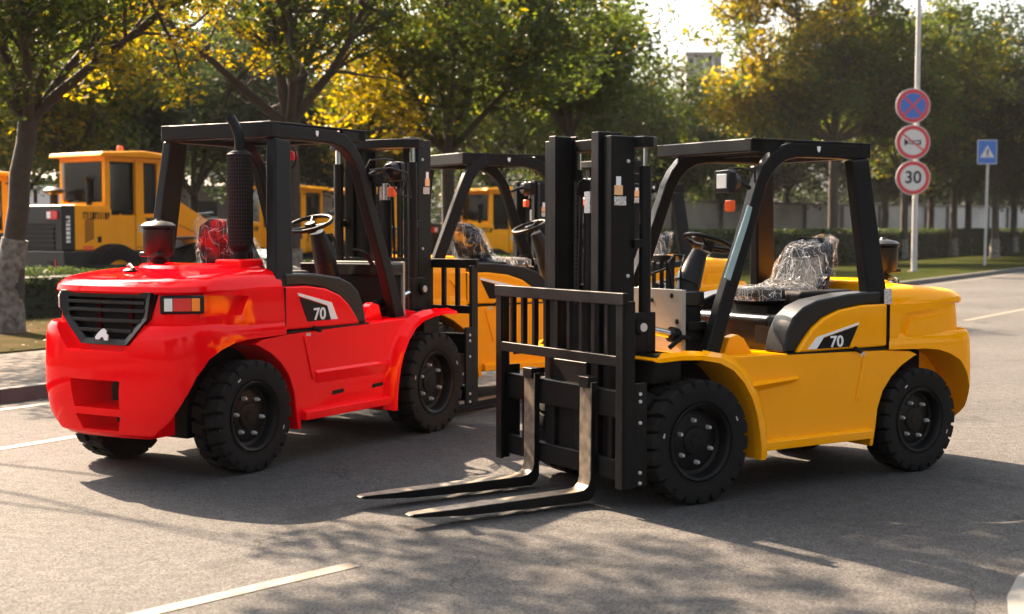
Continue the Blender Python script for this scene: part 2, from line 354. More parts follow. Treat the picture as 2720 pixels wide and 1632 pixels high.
def smooth_outline(pts, it=2):
    """Chaikin on an open half outline, ends kept"""
    for _ in range(it):
        o = [pts[0]]
        for a, b in zip(pts, pts[1:]):
            o += [(lerp(a[0], b[0], .25), lerp(a[1], b[1], .25)), (lerp(a[0], b[0], .75), lerp(a[1], b[1], .75))]
        o.append(pts[-1]); pts = o
    return pts
def mirror_outline(h):      # half outline from (xf, +y) round to (xr, 0) -> closed loop
    return h + [(x, -y) for x, y in reversed(h[:-1])]
CWH = [(.47, .72), (.1, .72), (-.38, .72), (-.58, .70), (-.71, .615), (-.785, .45), (-.82, .22), (-.83, 0)]
def ring(h, z, dx=0, dy=0, zc=0):
    """scaled inward by dx at the rear and dy at the side; zc lifts the centre"""
    o = []
    for x, y in mirror_outline(smooth_outline(h)):
        f = max(0, (-x)/.83); xx = x + dx*f; yy = y*(1 - dy/.72)
        o.append((xx, yy, z + zc*(1 - (abs(y)/.72)**2)))
    return o
def arch(cx, cz, r, a0, a1, n=14): return [(cx + r*math.cos(R(a0 + (a1 - a0)*i/n)), cz + r*math.sin(R(a0 + (a1 - a0)*i/n))) for i in range(n + 1)]

def forklift(pos, yaw, sc, body, label, curved=False, acx=-.10, exhaust=False, detail=True, fr=True):
    root = empty('forklift', pos, yaw, sc); tag(root, label, 'forklift', None)
    bc = body
    # ---- chassis
    f_arch = [(2.60, .985), (2.42, .992), (2.25, .985), (2.08, .955), (1.96, .90), (1.86, .81), (1.785, .70), (1.735, .58), (1.705, .45), (1.69, .33), (1.69, .25)]
    r_arch = [(.50, .24), (.47, .40), (.455, .52), (.40, .65), (.31, .75), (.20, .83), (.06, .895)]
    prof = [(2.62, 1.0)] + f_arch + [(1.645, .25), (1.62, .30), (.53, .305), (.53, .24)] + r_arch + [(.02, .905), (.10, .935), (.36, .955), (1.2, .975), (1.9, .985), (2.3, 1.01)]
    ch = MB().prism(prof, -.70, .70)
    o = ch.build('chassis', bc, root, bevel=.012, angle=35)
    for s in (1, -1):       # fender lips, sill rail, creases
        out = [(p[0] + 0, p[1]) for p in f_arch]
        inn = [(2.60, 1.012), (2.42, 1.02), (2.24, 1.015), (2.06, .988), (1.93, .93), (1.825, .84), (1.74, .725), (1.685, .60), (1.65, .455), (1.637, .33), (1.645, .25)]
        m = MB(); n = len(out)
        for i in range(n - 1):
            y1 = .70*s; y2 = .765*s
            q = [(out[i][0], y1, out[i][1]), (out[i+1][0], y1, out[i+1][1]), (inn[i+1][0] - .07, y1, inn[i+1][1] + .02), (inn[i][0] - .06, y1, inn[i][1] + .03)]
            q2 = [(out[i][0], y2, out[i][1]), (out[i+1][0], y2, out[i+1][1]), (inn[i+1][0], y2 - .006*s, inn[i+1][1]), (inn[i][0], y2 - .006*s, inn[i][1])]
            m.add(q + q2, [(4, 5, 6, 7), (0, 1, 5, 4), (2, 3, 7, 6)] + ([(0, 4, 7, 3)] if i == 0 else []) + ([(1, 2, 6, 5)] if i == n - 2 else []))
        m.build('fender', bc, root, angle=40)
        MB().prism([(.70*s, .385), (.745*s, .365), (.745*s, .305), (.70*s, .305)], .54, 1.64, 'x').build('sill_rail', bc, root, bevel=.006)
        if body == 'red':
            MB().prism([(.70*s, .665), (.722*s, .645), (.70*s, .56)], .70, 1.72, 'x').build('side_crease', bc, root, bevel=.004)
        else:
            MB().add([(1.79, .70*s, .80), (1.79, .76*s, .775), (1.76, .70*s, .72), (1.28, .70*s, .815), (1.30, .735*s, .80), (1.34, .70*s, .765)], [(0, 1, 4, 3), (1, 2, 5, 4), (0, 2, 1), (3, 4, 5), (0, 3, 5, 2)]).build('side_ledge', bc, root, bevel=.004)
        # slanted ribs near the rear arch, slots
        MB().prism([(.62, .93), (.56, .93), (.66, .60), (.70, .60)], .70*s, .712*s).build('panel_rib', bc, root, bevel=.005)
        if detail and s == -1:
            for x0 in (.90, 1.42):
                MB().prism([(x0, .455), (x0 + .15, .462), (x0 + .155, .492), (x0 + .01, .487)], .699*s, .7015*s).build('slot', 'decalblack', root)
        if detail:
            MB().tube([(.70, .69*s, .985), (.70, .755*s, .965)], .018, 8).build('rubber_buffer', 'plastic', root)
            B(.60, .65, min(.7015*s, .70*s), max(.7015*s, .70*s), .925, .95).build('warning_sticker', 'sticker', root)
    # inner frame and axles
    B(-.35, 2.5, -.40, .40, .26, .93).build('inner_frame', 'blackm', root, bevel=.01)
    m = MB().tube([(2.25, -.6, .42), (2.25, .6, .42)], .11, 16); m.tube([(2.25, -.2, .42), (2.25, .2, .42)], .19, 16); m.build('drive_axle', 'blackm', root)
    m = MB().box(-.09, .09, -.55, .55, .34, .46); m.build('steer_axle', 'blackm', root, bevel=.01)
    # ---- wheels
    for s in (1, -1):
        make_wheel(.425, .14, root, (2.25, .645*s, .425), s < 0)
        make_wheel(.40, .125, root, (0, .60*s, .40), s < 0)
    # ---- counterweight: lofted solid, then cut
    rings = [ring(CWH, .30, .10, .11), ring(CWH, .33, .06, .06), ring(CWH, .45, .025, .02), ring(CWH, .62, .0, .0), ring(CWH, .80, .0, .0), ring(CWH, .98, .01, .005), ring(CWH, 1.045, .02, .012), ring(CWH, 1.075, .045, .03)]
    UP = [(.355, .708), (.0, .708), (-.20, .70), (-.38, .685), (-.50, .645), (-.62, .53), (-.675, .44), (-.70, .2), (-.705, 0)]
    base = loft(rings).build('counterweight', bc, None, smooth=False)
    up = loft([ring(UP, 1.00), ring(UP, 1.12), ring(UP, 1.30, .03, .01)]).build('u', bc, None, smooth=False)
    low = B(-.0, .6, -.9, .9, .2, 1.2)
    AP = [(-.72, .1), (-.71, .36), (-.68, .48), (-.635, .60), (-.565, .73), (-.46, .84), (-.33, .90), (-.20, .935), (-.05, .95), (.36, .96), (.5, .96), (.9, .95), (.9, .1)]
    arc = MB().prism(AP, .38, 1).build('c', None, None, smooth=False)
    arc2 = MB().prism(AP, -1, -.38).build('c', None, None, smooth=False)
    arc3 = MB().prism([(-.45, .1), (-.45, .60), (-.35, .75), (.9, .75), (.9, .1)], -.39, .39).build('c', None, None, smooth=False)
    cut = [arc, arc2, arc3]
    front = B(.355, .9, -1, 1, .1, 1.6).build('c', None, None, smooth=False)
    cut.append(front)
    # rear pockets
    for z0, z1, hw_, hb in ((.505, .70, .235, .215), (.35, .455, .215, .17)):
        cut.append(MB().prism([(-hb, z0), (hb, z0), (hw_, z1), (-hw_, z1)], -1.0, -.42, 'x').build('c', None, None, smooth=False))
    # grille well and V shaped step
    cut.append(MB().prism([(-.27, .90), (.27, .90), (.47, 1.10), (.52, 1.4), (-.52, 1.4), (-.47, 1.10)], -1.1, -.70, 'x').build('c', None, None, smooth=False))
    cut.append(MB().prism([(-.20, .93), (.20, .93), (.40, 1.12), (.40, 1.3), (-.40, 1.3), (-.40, 1.12)], -1.1, -.62, 'x').build('c', None, None, smooth=False))
    me = boolean(base, cut); o = finish(me, 'counterweight', None, root, .012, 2, 35)
    # upper body
    cut = [front2 for front2 in [B(.355, .9, -1, 1, .1, 1.6).build('c', None, None, smooth=False)]]
    cut.append(MB().prism([(-.20, .93), (.20, .93), (.40, 1.12), (.44, 1.29), (-.44, 1.29), (-.40, 1.12)], -1.1, -.63, 'x').build('c', None, None, smooth=False))
    for s in (1, -1):   # side scoops (red) or a shallow sculpted groove (yellow)
        if body != 'red':
            cut.append(MB().prism([(.30, .90), (.22, 1.17), (.17, 1.228), (-.50, 1.265), (-.50, 1.218), (.10, 1.185), (.14, 1.14), (.215, .90)], min(.688*s, .9*s), max(.688*s, .9*s)).build('c', None, None, smooth=False)); continue
        cut.append(MB().prism([(-.47, 1.13), (-.12, 1.125), (-.03, 1.255), (-.36, 1.27), (-.47, 1.27)], min(.635*s, .9*s), max(.635*s, .9*s)).build('c', None, None, smooth=False))
    me = boolean(up, cut); o = finish(me, 'upper_body', None, root, .01, 2, 35)
    # ---- grille
    g = MB()
    gp = [(-.215, .935), (.215, .935), (.405, 1.12), (.43, 1.30), (-.43, 1.30), (-.405, 1.12)]
    gi = [(-.185, .975), (.185, .975), (.355, 1.13), (.37, 1.255), (-.37, 1.255), (-.355, 1.13)]
    def gx(z): return -.735 + (z - .93)*.06
    for i in range(6):
        a, b = gp[i], gp[(i + 1) % 6]; c, d = gi[(i + 1) % 6], gi[i]
        q = [(gx(p[1]), p[0], p[1]) for p in (a, b)] + [(gx(p[1]) + .02, p[0], p[1]) for p in (c, d)]
        q2 = [(p[0] + .05, p[1], p[2]) for p in q]
        g.add(q + q2, [(0, 1, 2, 3), (7, 6, 5, 4), (0, 4, 5, 1), (2, 6, 7, 3)])
    for z in (1.03, 1.10, 1.17, 1.225):
        hw_ = .19 + (z - .975)*1.15 if z < 1.13 else .365
        g.box(gx(z) + .012, gx(z) + .045, -hw_, hw_, z - .012, z + .012)
    gr = g.build('grille', 'plastic', root, bevel=.004)
    MB().prism([(-.195, .94), (.195, .94), (.395, 1.125), (.43, 1.285), (-.43, 1.285), (-.395, 1.125)], -.655, -.635, 'x').build('radiator', 'blackm', gr)
    for y in (-.20, .10): B(-.668, -.656, y - .016, y + .016, 1.0 if y > 0 else 1.06, 1.27).build('radiator_post', 'darkred' if body == 'red' else 'blackm', gr)
    e = MB()    # small white emblem (a rearing, plain animal-like badge)
    e.prism([(.00, .965), (.035, .965), (.04, 1.0), (.02, 1.012), (.025, 1.03), (.0, 1.045), (-.02, 1.04), (-.06, 1.01), (-.085, .985), (-.08, .97), (-.05, .968), (-.03, .985), (-.005, .985)], gx(.97) - .012, gx(.97) - .004, 'x')
    e.v = [(x, -y - .02, z) for x, y, z in e.v]
    e.build('badge', 'white', gr)
    # ---- rear lamps on the diagonal corners
    for s in ((1, -1) if body == 'red' else ()):
        c = Vector((-.565, .575*s, 1.215)); t = Vector((.66, .75*s, 0)).normalized(); nrm = Vector((-.75, .66*s, 0)).normalized()
        def slab(a0, a1, z0, z1, d0, d1):
            vs = []
            for d in (d0, d1):
                for a_, z_ in ((a0, z0), (a1, z0), (a1, z1), (a0, z1)): vs.append(c + t*a_ + nrm*d + Vector((0, 0, z_)))
            return MB().add(vs, [(0, 1, 2, 3), (7, 6, 5, 4), (0, 4, 5, 1), (1, 5, 6, 2), (2, 6, 7, 3), (3, 7, 4, 0)])
        lamp = slab(-.145, .145, -.062, .062, -.03, .022).build('rear_lamp', 'plastic', root, bevel=.012)
        slab(-.118, -.062, -.044, .044, .0, .030).build('clear_lens', 'clearlens', lamp, bevel=.005)
        slab(-.060, .060, -.044, .044, .0, .031).build('red_lens', 'redlens', lamp, bevel=.005)
        slab(.062, .118, -.044, .044, .0, .030).build('amber_lens', 'amber', lamp, bevel=.005)
    # ---- hood
    HD = [(.36, .675), (.1, .69), (-.25, .695), (-.48, .67), (-.62, .59), (-.70, .44), (-.745, .2), (-.755, 0)]
    def hring(z, k, zc, fx=.36):
        o_ = []
        for x, y in mirror_outline(smooth_outline(HD)):
            yy = y*(1 - k*.8); xx = x if x > .355 else lerp(x, .36, k*.8 if x < .3 else k*.8)
            xx = min(xx, .36); o_.append((xx, yy, z + zc*min(1, max(0, (xx + .75)/.75))))
        return o_
    h = loft([hring(1.285, .02, 0), hring(1.30, 0, .0), hring(1.335, .012, .005), hring(1.365, .06, .02), hring(1.378, .11, .035), hring(1.383, .2, .05), hring(1.39, .5, .055), hring(1.392, .8, .06), hring(1.393, .98, .06)])
    hd = h.build('hood', bc, root, angle=28)
    # raised pad on the hood with a soft step, and the hood seam
    m = loft([[(x_, y_, 1.43) for x_, y_ in ((.35, .50), (.05, .47), (-.12, .30), (-.17, 0), (-.12, -.30), (.05, -.47), (.35, -.50))],
              [(x_, y_, 1.468) for x_, y_ in ((.35, .46), (.06, .42), (-.08, .27), (-.13, 0), (-.08, -.27), (.06, -.42), (.35, -.46))]])
    m.build('hood_pad', bc, root, bevel=.015, seg=3)
    for s in (1, -1): MB().sweep([(.34, .60*s, 1.385), (0, .60*s, 1.375), (-.35, .585*s, 1.352), (-.52, .52*s, 1.338)], .02, .025).build('hood_edge_bead', bc, root, bevel=.006)
    # ---- side covers and decals
    cov = [(.358, .985), (.358, 1.305), (.62, 1.303), (.85, 1.275), (1.02, 1.22), (1.13, 1.15), (1.22, 1.06), (1.285, .978)]
    cow = [(.40, 1.305), (.40, 1.40), (.75, 1.39), (1.06, 1.352), (1.20, 1.305), (1.30, 1.235), (1.36, 1.13), (1.40, .98), (1.285, .978), (1.22, 1.06), (1.13, 1.15), (1.02, 1.22), (.85, 1.275), (.62, 1.303)]
    for s in (1, -1):
        cv = MB().prism(cov, min(.56*s, .696*s), max(.56*s, .696*s)).build('side_cover', bc, root, bevel=.018, seg=3)
        MB().prism(cow, min(.46*s, .67*s), max(.46*s, .67*s)).build('cowl_trim', 'plastic', root, bevel=.02, seg=3)
        y = .697*s
        blk = [(.70, 1.165), (.99, 1.085), (1.055, 1.055), (1.12, 1.005), (.80, 1.0)] if s > 0 else [(.50, 1.235), (.91, 1.125), (.99, 1.03), (.62, 1.03)]
        if s > 0:
            dz = MB().prism([(.675, 1.155), (1.04, 1.075), (1.10, 1.0), (.765, 1.0)], min(y, y + .0025*s), max(y, y + .0025*s))
            wz = MB().prism([(.668, 1.178), (.672, 1.160), (1.03, 1.082), (1.10, 1.001), (1.19, 1.001), (1.10, 1.085)], min(y, y + .0035*s), max(y, y + .0035*s))
            tx, tz = .90, 1.042
        else:
            dz = MB().prism([(.52, 1.225), (.86, 1.14), (.905, 1.035), (.62, 1.035)], min(y, y + .0025*s), max(y, y + .0025*s))
            wz = MB().prism([(.505, 1.255), (.517, 1.232), (.855, 1.146), (.90, 1.035), (.985, 1.035), (.91, 1.165)], min(y, y + .0035*s), max(y, y + .0035*s))
            tx, tz = .76, 1.082
        dc = dz.build('number_decal', 'decalblack', root); wz.build('decal_stripe', 'white', dc)
        me = text_mesh('70', .115 if s > 0 else .125); me.materials.clear(); tm = finish(me, 'number', 'white', dc, smooth=False)
        tm.location = (tx, y + .005*s, tz); tm.rotation_euler = (PI/2, 0, PI if s > 0 else 0)
        tm.scale = (1.2, 1, 1)
    for s in (1, -1):
        MB().prism([(.348, .96), (.357, .96), (.357, 1.30), (.348, 1.30)], min(.60*s, .7105*s), max(.60*s, .7105*s)).build('panel_gap', 'decalblack', root)
        MB().prism([(.36, .962), (1.39, .972), (1.39, .984), (.36, .976)], min(.60*s, .7025*s), max(.60*s, .7025*s)).build('panel_gap', 'decalblack', root)
    # ---- engine cover under the seat, floor, dash
    B(.42, 1.33, -.45, .45, .93, 1.235).build('engine_cover', 'engine', root, bevel=.05, seg=4)
    B(.42, 1.0, -.44, .44, 1.2, 1.405).build('cover_top', 'blackm', root, bevel=.04, seg=3)
    MB().prism([(.30, 1.03), (.47, 1.03), (.47, 1.16), (.30, 1.16)], 1.331, 1.335, 'x').build('vent_panel', 'blackm', root)
    B(1.3, 2.25, -.50, .50, .93, .965).build('floor', 'blackm', root, bevel=.005)
    dp = MB().box(2.13, 2.16, -.52, .46, .98, 1.445); dp.build('dash_plate', 'dash', root, bevel=.005)
    for (y, z, r_) in ((.05, 1.35, .022), (.12, 1.36, .016), (.05, 1.28, .012), (.34, 1.40, .018), (.40, 1.22, .02), (.44, 1.14, .014), (.33, 1.16, .012)):
        MB().tube([(2.155, y, z), (2.163, y, z)], r_, 12).build('plate_hole', 'decalblack', root)
    B(1.96, 2.13, -.52, .46, 1.33, 1.43).build('dash_top', 'engine', root, bevel=.01)
    B(1.98, 2.13, -.50, .45, .98, 1.33).build('dash_box', 'blackm', root, bevel=.01)
    # front yellow/red fender bridge + hydraulic block
    B(2.30, 2.52, -.52, .52, .93, 1.02).build('front_bridge', bc, root, bevel=.008)
    m = MB()
    for (a, b, r_) in (((1.98, .42, 1.04), (2.1, .30, 1.18), .03), ((1.9, .40, 1.16), (1.75, .44, 1.0), .022), ((2.1, .47, 1.1), (2.25, .42, 1.04), .02)):
        m.tube([a, ((a[0]+b[0])/2, (a[1]+b[1])/2 + .03, (a[2]+b[2])/2 + .05), b], r_, 8)
    m.box(1.78, 1.96, .33, .47, 1.10, 1.20); m.box(1.95, 2.12, .36, .48, 1.16, 1.22)
    m.build('valve_block', 'black', root, bevel=.006)
    MB().prism([(1.55, .97), (1.83, .97), (1.78, 1.10), (1.70, 1.12), (1.64, 1.09)], .44, .52).build('cylinder_bracket', bc, root, bevel=.01)
    MB().prism([(1.55, .97), (1.83, .97), (1.78, 1.10), (1.70, 1.12), (1.64, 1.09)], -.52, -.44).build('cylinder_bracket', bc, root, bevel=.01)
    for s in (1, -1):
        tc_ = MB().tube([(1.74, .40*s, 1.04), (2.22, .40*s, 1.135)], .055, 14).build('tilt_cylinder', 'black', root)
        MB().tube([(2.2, .40*s, 1.132), (2.50, .40*s, 1.195)], .03, 12).build('piston_rod', 'chrome', tc_)
        MB().lathe([(.001, -.055), (.055, -.055), (.055, .055), (.001, .055)], (2.52, .42*s, 1.2), 'y', 16).build('pivot', 'blackm', tc_)
        MB().lathe([(.001, 0), (.03, 0), (.03, .008), (.001, .008)], (2.52, .42*s + (.056 if s > 0 else -.064), 1.2), 'y', 12).build('pivot_cap', 'nut', tc_)
    # ---- steering
    m = MB().tube([(1.86, -.02, 1.05), (1.74, -.02, 1.35), (1.70, -.02, 1.50)], [.10, .095, .09], 14); m.tube([(1.72, -.02, 1.46), (1.60, -.02, 1.70)], [.105, .06], 14)
    m.build('steering_column', 'plastic', root, bevel=.006)
    sw = MB(); c = Vector((1.52, -.01, 1.765)); n_ = Vector((-.36, 0, .93)).normalized(); u = Vector((.93, 0, .36)).normalized(); v_ = Vector((0, 1, 0))
    sw.tube([c + (u*math.cos(a) + v_*math.sin(a))*.185 for a in [2*PI*k/32 for k in range(33)]], .0165, 10, False)
    for a in (.5, 2.6, 4.7): sw.tube([c - n_*.03, c + (u*math.cos(a) + v_*math.sin(a))*.18], .013, 8)
    sw.tube([c - n_*.07, c + n_*.01], .045, 14)
    sw.build('steering_wheel', 'black', root, angle=60)
    for pts in [[(1.95 - dx, y, 1.42), (1.85 - dx, y, 1.52), (1.70 - dx, y, 1.56)] for y, dx in ((-.32, 0), (-.37, .05), (-.42, .1))] + [[(1.96, .10, 1.43), (2.0, .10, 1.62), (1.93, .08, 1.68), (1.80, .06, 1.67)], [(1.93, .16, 1.43), (1.93, .16, 1.58), (1.86, .12, 1.68)]]: MB().tube(pts, .009, 6).build('control_lever', 'black', root)
    # ---- seat
    def cush(x0, x1, hw_, z0, z1, n=6): return loft([[(lerp(x0, x1, .5) + (lerp(x0, x1, .5) - x0)*k*math.copysign(abs(math.cos(a))**.6, math.cos(a)), hw_*k*math.copysign(abs(math.sin(a))**.6, math.sin(a)), z) for a in [2*PI*i/28 for i in range(28)]] for z, k in ((z0, .88), (lerp(z0, z1, .25), 1), (lerp(z0, z1, .7), 1), (z1, .9), (z1 + .01, .6), (z1, .2))])
    st = cush(.50, 1.18, .27, 1.29, 1.405).build('seat', 'seat', root, angle=60)
    m = MB().box(.58, 1.1, -.18, .18, 1.22, 1.31); m.build('seat_base', 'blackm', st, bevel=.01)
    bk = []
    for i in range(9):
        t = i/8; z = 1.36 + .44*t; x = .60 - .17*t - .03*math.sin(t*3); hw_ = .275*(1 - .34*t**2.4); d = .10*(1 - .38*t)
        if t == 1: hw_ *= .6; d *= .5
        bk.append([(x + d*math.copysign(abs(math.cos(a))**.6, math.cos(a)) + .05*(abs(math.sin(a))**2), hw_*math.copysign(abs(math.sin(a))**.7, math.sin(a)), z) for a in [2*PI*k/24 for k in range(24)]])
    loft(bk).build('backrest', 'seat', st, angle=60)
    rnd = random.Random(5 + int(100*pos[0])); wr = []
    for i in range(15):
        t = i/14; z = 1.33 + .50*t; x1 = .80 - .16*t + (.40*max(0, .28 - t)/.28*1.2 if t < .28 else 0); x0 = .42 - .16*t
        if t > .85: x1 -= .10*(t - .85)/.15
        hw_ = .31*(1 - .38*t**2.0); hw_ = hw_ if t < 1 else hw_*.35
        cx = (x0 + x1)/2; dx = (x1 - x0)/2
        if i == 0: cx += .02; 
        wr.append([(cx + dx*math.cos(a)*(1 + rnd.uniform(-.04, .04)) , hw_*math.sin(a)*(1 + rnd.uniform(-.05, .05)), z + rnd.uniform(-.008, .008) - (.05*(1 - math.cos(a - PI))*.5*t if t > .7 else 0)) for a in [2*PI*k/26 for k in range(26)]])
    loft(wr, False).build('plastic_cover', 'wrap', st, angle=20)
    wr = []
    for z, k in ((1.325, 1.04), (1.36, 1.08), (1.41, 1.06), (1.43, .9), (1.44, .5)):
        wr.append([(.84 + .35*k*math.copysign(abs(math.cos(a))**.6, math.cos(a)) + rnd.uniform(-.006, .006), .26*k*math.copysign(abs(math.sin(a))**.6, math.sin(a)) + rnd.uniform(-.005, .005), z + rnd.uniform(-.005, .005)) for a in [2*PI*i/28 for i in range(28)]])
    loft(wr, False).build('plastic_cover', 'wrap', st, angle=20)
    # ---- overhead guard
    zt = 2.50
    for s in (1, -1):
        # A pillar curving into the roof rail
        path = [(2.00, .545*s, .965), (1.835, .535*s, 1.40), (1.68, .525*s, 1.76), (1.575, .515*s, 2.03), (1.51, .51*s, 2.20), (1.455, .508*s, 2.29), (1.38, .505*s, 2.365), (1.29, .503*s, 2.415), (1.18, .50*s, 2.44), (1.05, .50*s, 2.447), (.43, .50*s, 2.447)]
        MB().sweep(path, .085, [.13, .115, .105, .10, .10, .105, .11, .112, .112, .112, .112], side=(0, 1, 0)).build('guard_pillar', 'black', root, bevel=.014, seg=3)
        if curved and s == -1:
            p = [(.05, .60*s, 1.36), (.22, .58*s, 1.75), (.38, .55*s, 2.10), (.46, .54*s, 2.27), (.55, .53*s, 2.38), (.68, .52*s, 2.44)]
            MB().sweep(p, .08, .12, side=(0, 1, 0)).build('rear_post', 'black', root, bevel=.014, seg=3)
        else:
            pst = MB().sweep([(.395, .62*s, 1.285), (.42, .60*s, 1.40), (.525, .515*s, 2.39)], [.10, .10, .09], [.235, .20, .185], side=(0, 1, 0)).build('rear_post', 'black', root, bevel=.016, seg=3)
            if s > 0 and fr:
                m_ = MB().prism([(.30, 1.305), (.385, 1.305), (.385, 1.42), (.31, 1.42)], .682, .686); m_.build('data_plate', 'sticker', pst)
        B(.40, 1.60, min(.46*s, .545*s), max(.46*s, .545*s), 2.503, 2.515).build('roof_edge_plate', 'black', root, bevel=.003)
        MB().prism([(1.37, 2.42), (1.59, 2.42), (1.59, 2.503), (1.27, 2.503)], min(.50*s, .53*s), max(.50*s, .53*s)).build('roof_corner', 'black', root, bevel=.004)
        # small shield mark on the roof rail
        MB().prism([(.93, 2.475), (.965, 2.475), (.962, 2.445), (.948, 2.43), (.933, 2.445)], min(.543*s, .546*s), max(.543*s, .546*s)).build('shield_mark', 'white', root)
    B(1.49, 1.60, -.53, .53, 2.42, 2.515).build('roof_crossbar', 'black', root, bevel=.01)
    B(.40, .50, -.545, .545, 2.40, 2.516).build('roof_crossbar', 'black', root, bevel=.01)
    m = MB()
    for k in range(8):
        y = -.40 + .8*k/7; m.box(.48, 1.50, y - .008, y + .008, 2.44, 2.495)
    m.box(.95, 1.0, -.48, .48, 2.43, 2.45)
    m.build('roof_bar', 'black', root)
    # pillar window strip (pale reflecting), handle
    if fr: MB().sweep([(1.865, .585, 1.52), (1.69, .575, 1.92), (1.645, .57, 2.03)], .012, [.055, .05, .04], side=(0, 1, 0)).build('pillar_glass', 'lblue', root)
    MB().prism([(1.80, 1.46), (1.69, 1.44), (1.73, 1.33), (1.83, 1.22)], .47, .50).build('grab_plate', 'plastic', root, bevel=.008)
    # ---- lamps on the pillars
    for s in (1, -1):
        y = .60*s
        lam = MB(); lam.prism([(-.085, -.075), (.075, -.085), (.08, .06), (.06, .08), (-.075, .075), (-.085, .06)], 0, .06, 'x'); lam.lathe([(.055, -.07), (.08, 0)], (0, 0, 0), 'x', 16)
        lam.v = [(1.87 + x, y + yy, 2.20 + z) for x, yy, z in lam.v]
        lo = lam.build('head_lamp', 'plastic', root, bevel=.008)
        B(1.928, 1.940, y - .052, y + .048, 2.15, 2.25).build('lens', 'clearlens', lo, bevel=.004)
        MB().tube([(1.86, y, 2.21), (1.72, y - .05*s, 2.20), (1.62, .54*s, 2.16)], .016, 8).build('bracket', 'black', lo)
        MB().tube([(1.88, y, 2.285), (1.78, y + .01*s, 2.295), (1.60, y - .03*s, 2.28), (1.57, y - .06*s, 2.2)], .007, 6).build('guard_wire', 'black', lo)
        t_ = MB().box(1.83, 1.88, y - .035, y + .03, 1.99, 2.07); t_.build('turn_signal', 'orange', root, bevel=.01)
    if body == 'red':   # red beacon under the roof and mirrors
        MB().lathe([(.001, -.04), (.055, -.04), (.06, 0), (.05, .035), (.001, .04)], (1.66, .30, 2.34), 'z', 16).build('beacon', 'redlens', root)
        MB().tube([(1.60, .30 + .11*math.cos(a), 2.32 + .10*math.sin(a)) for a in [2*PI*k/16 for k in range(17)]], .008, 6).build('guard_wire', 'black', root)
        m = MB()
        for pts in ([(1.62, -.55, 2.20), (1.75, -.66, 2.22), (1.88, -.74, 2.18), (1.92, -.75, 1.98)], [(1.70, -.62, 2.21), (1.82, -.70, 2.0), (1.92, -.75, 1.98)], [(1.88, -.74, 2.18), (1.84, -.70, 2.0)]): m.tube(pts, .008, 6)
        m.build('mirror_bracket', 'grey', root)
    # ---- mast
    XF, XB = 2.74, 2.54
    for s in (1, -1):
        ml = MB(); y0 = .40*s; yi = .31*s
        sec = [(XF, y0), (XB, y0), (XB, yi), (XB + .02, yi), (XB + .03, y0 - .02*s), (XF - .03, y0 - .02*s), (XF - .02, yi), (XF, yi)]
        ml.prism(sec, .20, 2.50, 'z'); ml.build('outer_rail', 'black', root, bevel=.006)
        y0, yi = .30*s, .215*s; xf, xb = XF + .035, XB + .035
        sec = [(xf, y0), (xb, y0), (xb, yi), (xb + .02, yi), (xb + .03, y0 - .03*s), (xf - .03, y0 - .03*s), (xf - .02, yi), (xf, yi)]
        MB().prism(sec, .24, 2.53, 'z').build('inner_rail', 'black', root, bevel=.006)
        lc = MB().tube([(2.45, .40*s, .35), (2.45, .40*s, 2.30)], .042, 14).build('lift_cylinder', 'black', root)
        MB().tube([(2.45, .40*s, 2.29), (2.45, .40*s, 2.44)], .026, 12).build('piston_rod', 'chrome', lc)
        ch_ = MB()
        for k in range(52):
            z = .75 + k*.028; ch_.box(2.66, 2.675, .105*s - .017, .105*s + .017, z, z + .02); 
            ch_.box(2.652, 2.683, .105*s - .009, .105*s + .009, z + .018, z + .03)
        ch_.build('lift_chain', 'grey', root)
        MB().tube([(2.62, .17*s, .6), (2.62, .17*s, 2.15)], .011, 8).build('hydraulic_hose', 'plastic', root)
    # crossmembers
    m = MB().prism([(2.38, -.44), (2.34, -.36), (2.34, .36), (2.38, .44), (2.44, .475), (2.52, .475), (2.54, .40), (2.54, -.40), (2.52, -.475), (2.44, -.475)], 2.425, 2.50, 'z'); m.build('mast_top_plate', 'black', root, bevel=.008)
    for b_ in ((2.56, 2.60, -.22, .22, 2.42, 2.50), (2.50, 2.54, -.32, .32, 1.35, 1.47), (2.50, 2.54, -.32, .32, .55, .72), (2.50, 2.54, -.3, .3, .22, .34)): B(*b_).build('mast_crossbar', 'black', root, bevel=.006)
    MB().tube([(2.62, 0, .3), (2.62, 0, 1.98)], .05, 14).build('free_lift_cylinder', 'black', root)
    MB().tube([(2.62, 0, 1.97), (2.62, 0, 2.12)], .036, 14).build('free_lift_rod', 'chrome', root)
    for s in (1, -1): MB().lathe([(.001, -.015), (.06, -.015), (.065, 0), (.06, .015), (.001, .015)], (2.62, .085*s, 2.16), 'y', 20).build('chain_pulley', 'blackm', root)
    B(2.56, 2.57, .4005, .402, 1.2, 1.201)
    for (z0, z1, x0, x1, mm_) in ((2.165, 2.225, 2.66, 2.70, 'white'), (2.10, 2.165, 2.645, 2.715, 'stickero'), (2.03, 2.09, 2.615, 2.715, 'sticker')):
        for s in (1, -1):
            B(x0, x1, min(.4005*s, .4025*s), max(.4005*s, .4025*s), z0, z1).build('mast_sticker', mm_, root)
    for s in (1, -1): B(2.38, 2.60, min(.40*s, .44*s), max(.40*s, .44*s), 1.02, 1.30).build('mast_bracket', 'black', root, bevel=.01)
    for s in (1, -1): B(2.30, 2.54, min(.34*s, .62*s), max(.34*s, .62*s), .82, 1.02).build('mast_foot', 'black', root, bevel=.015)
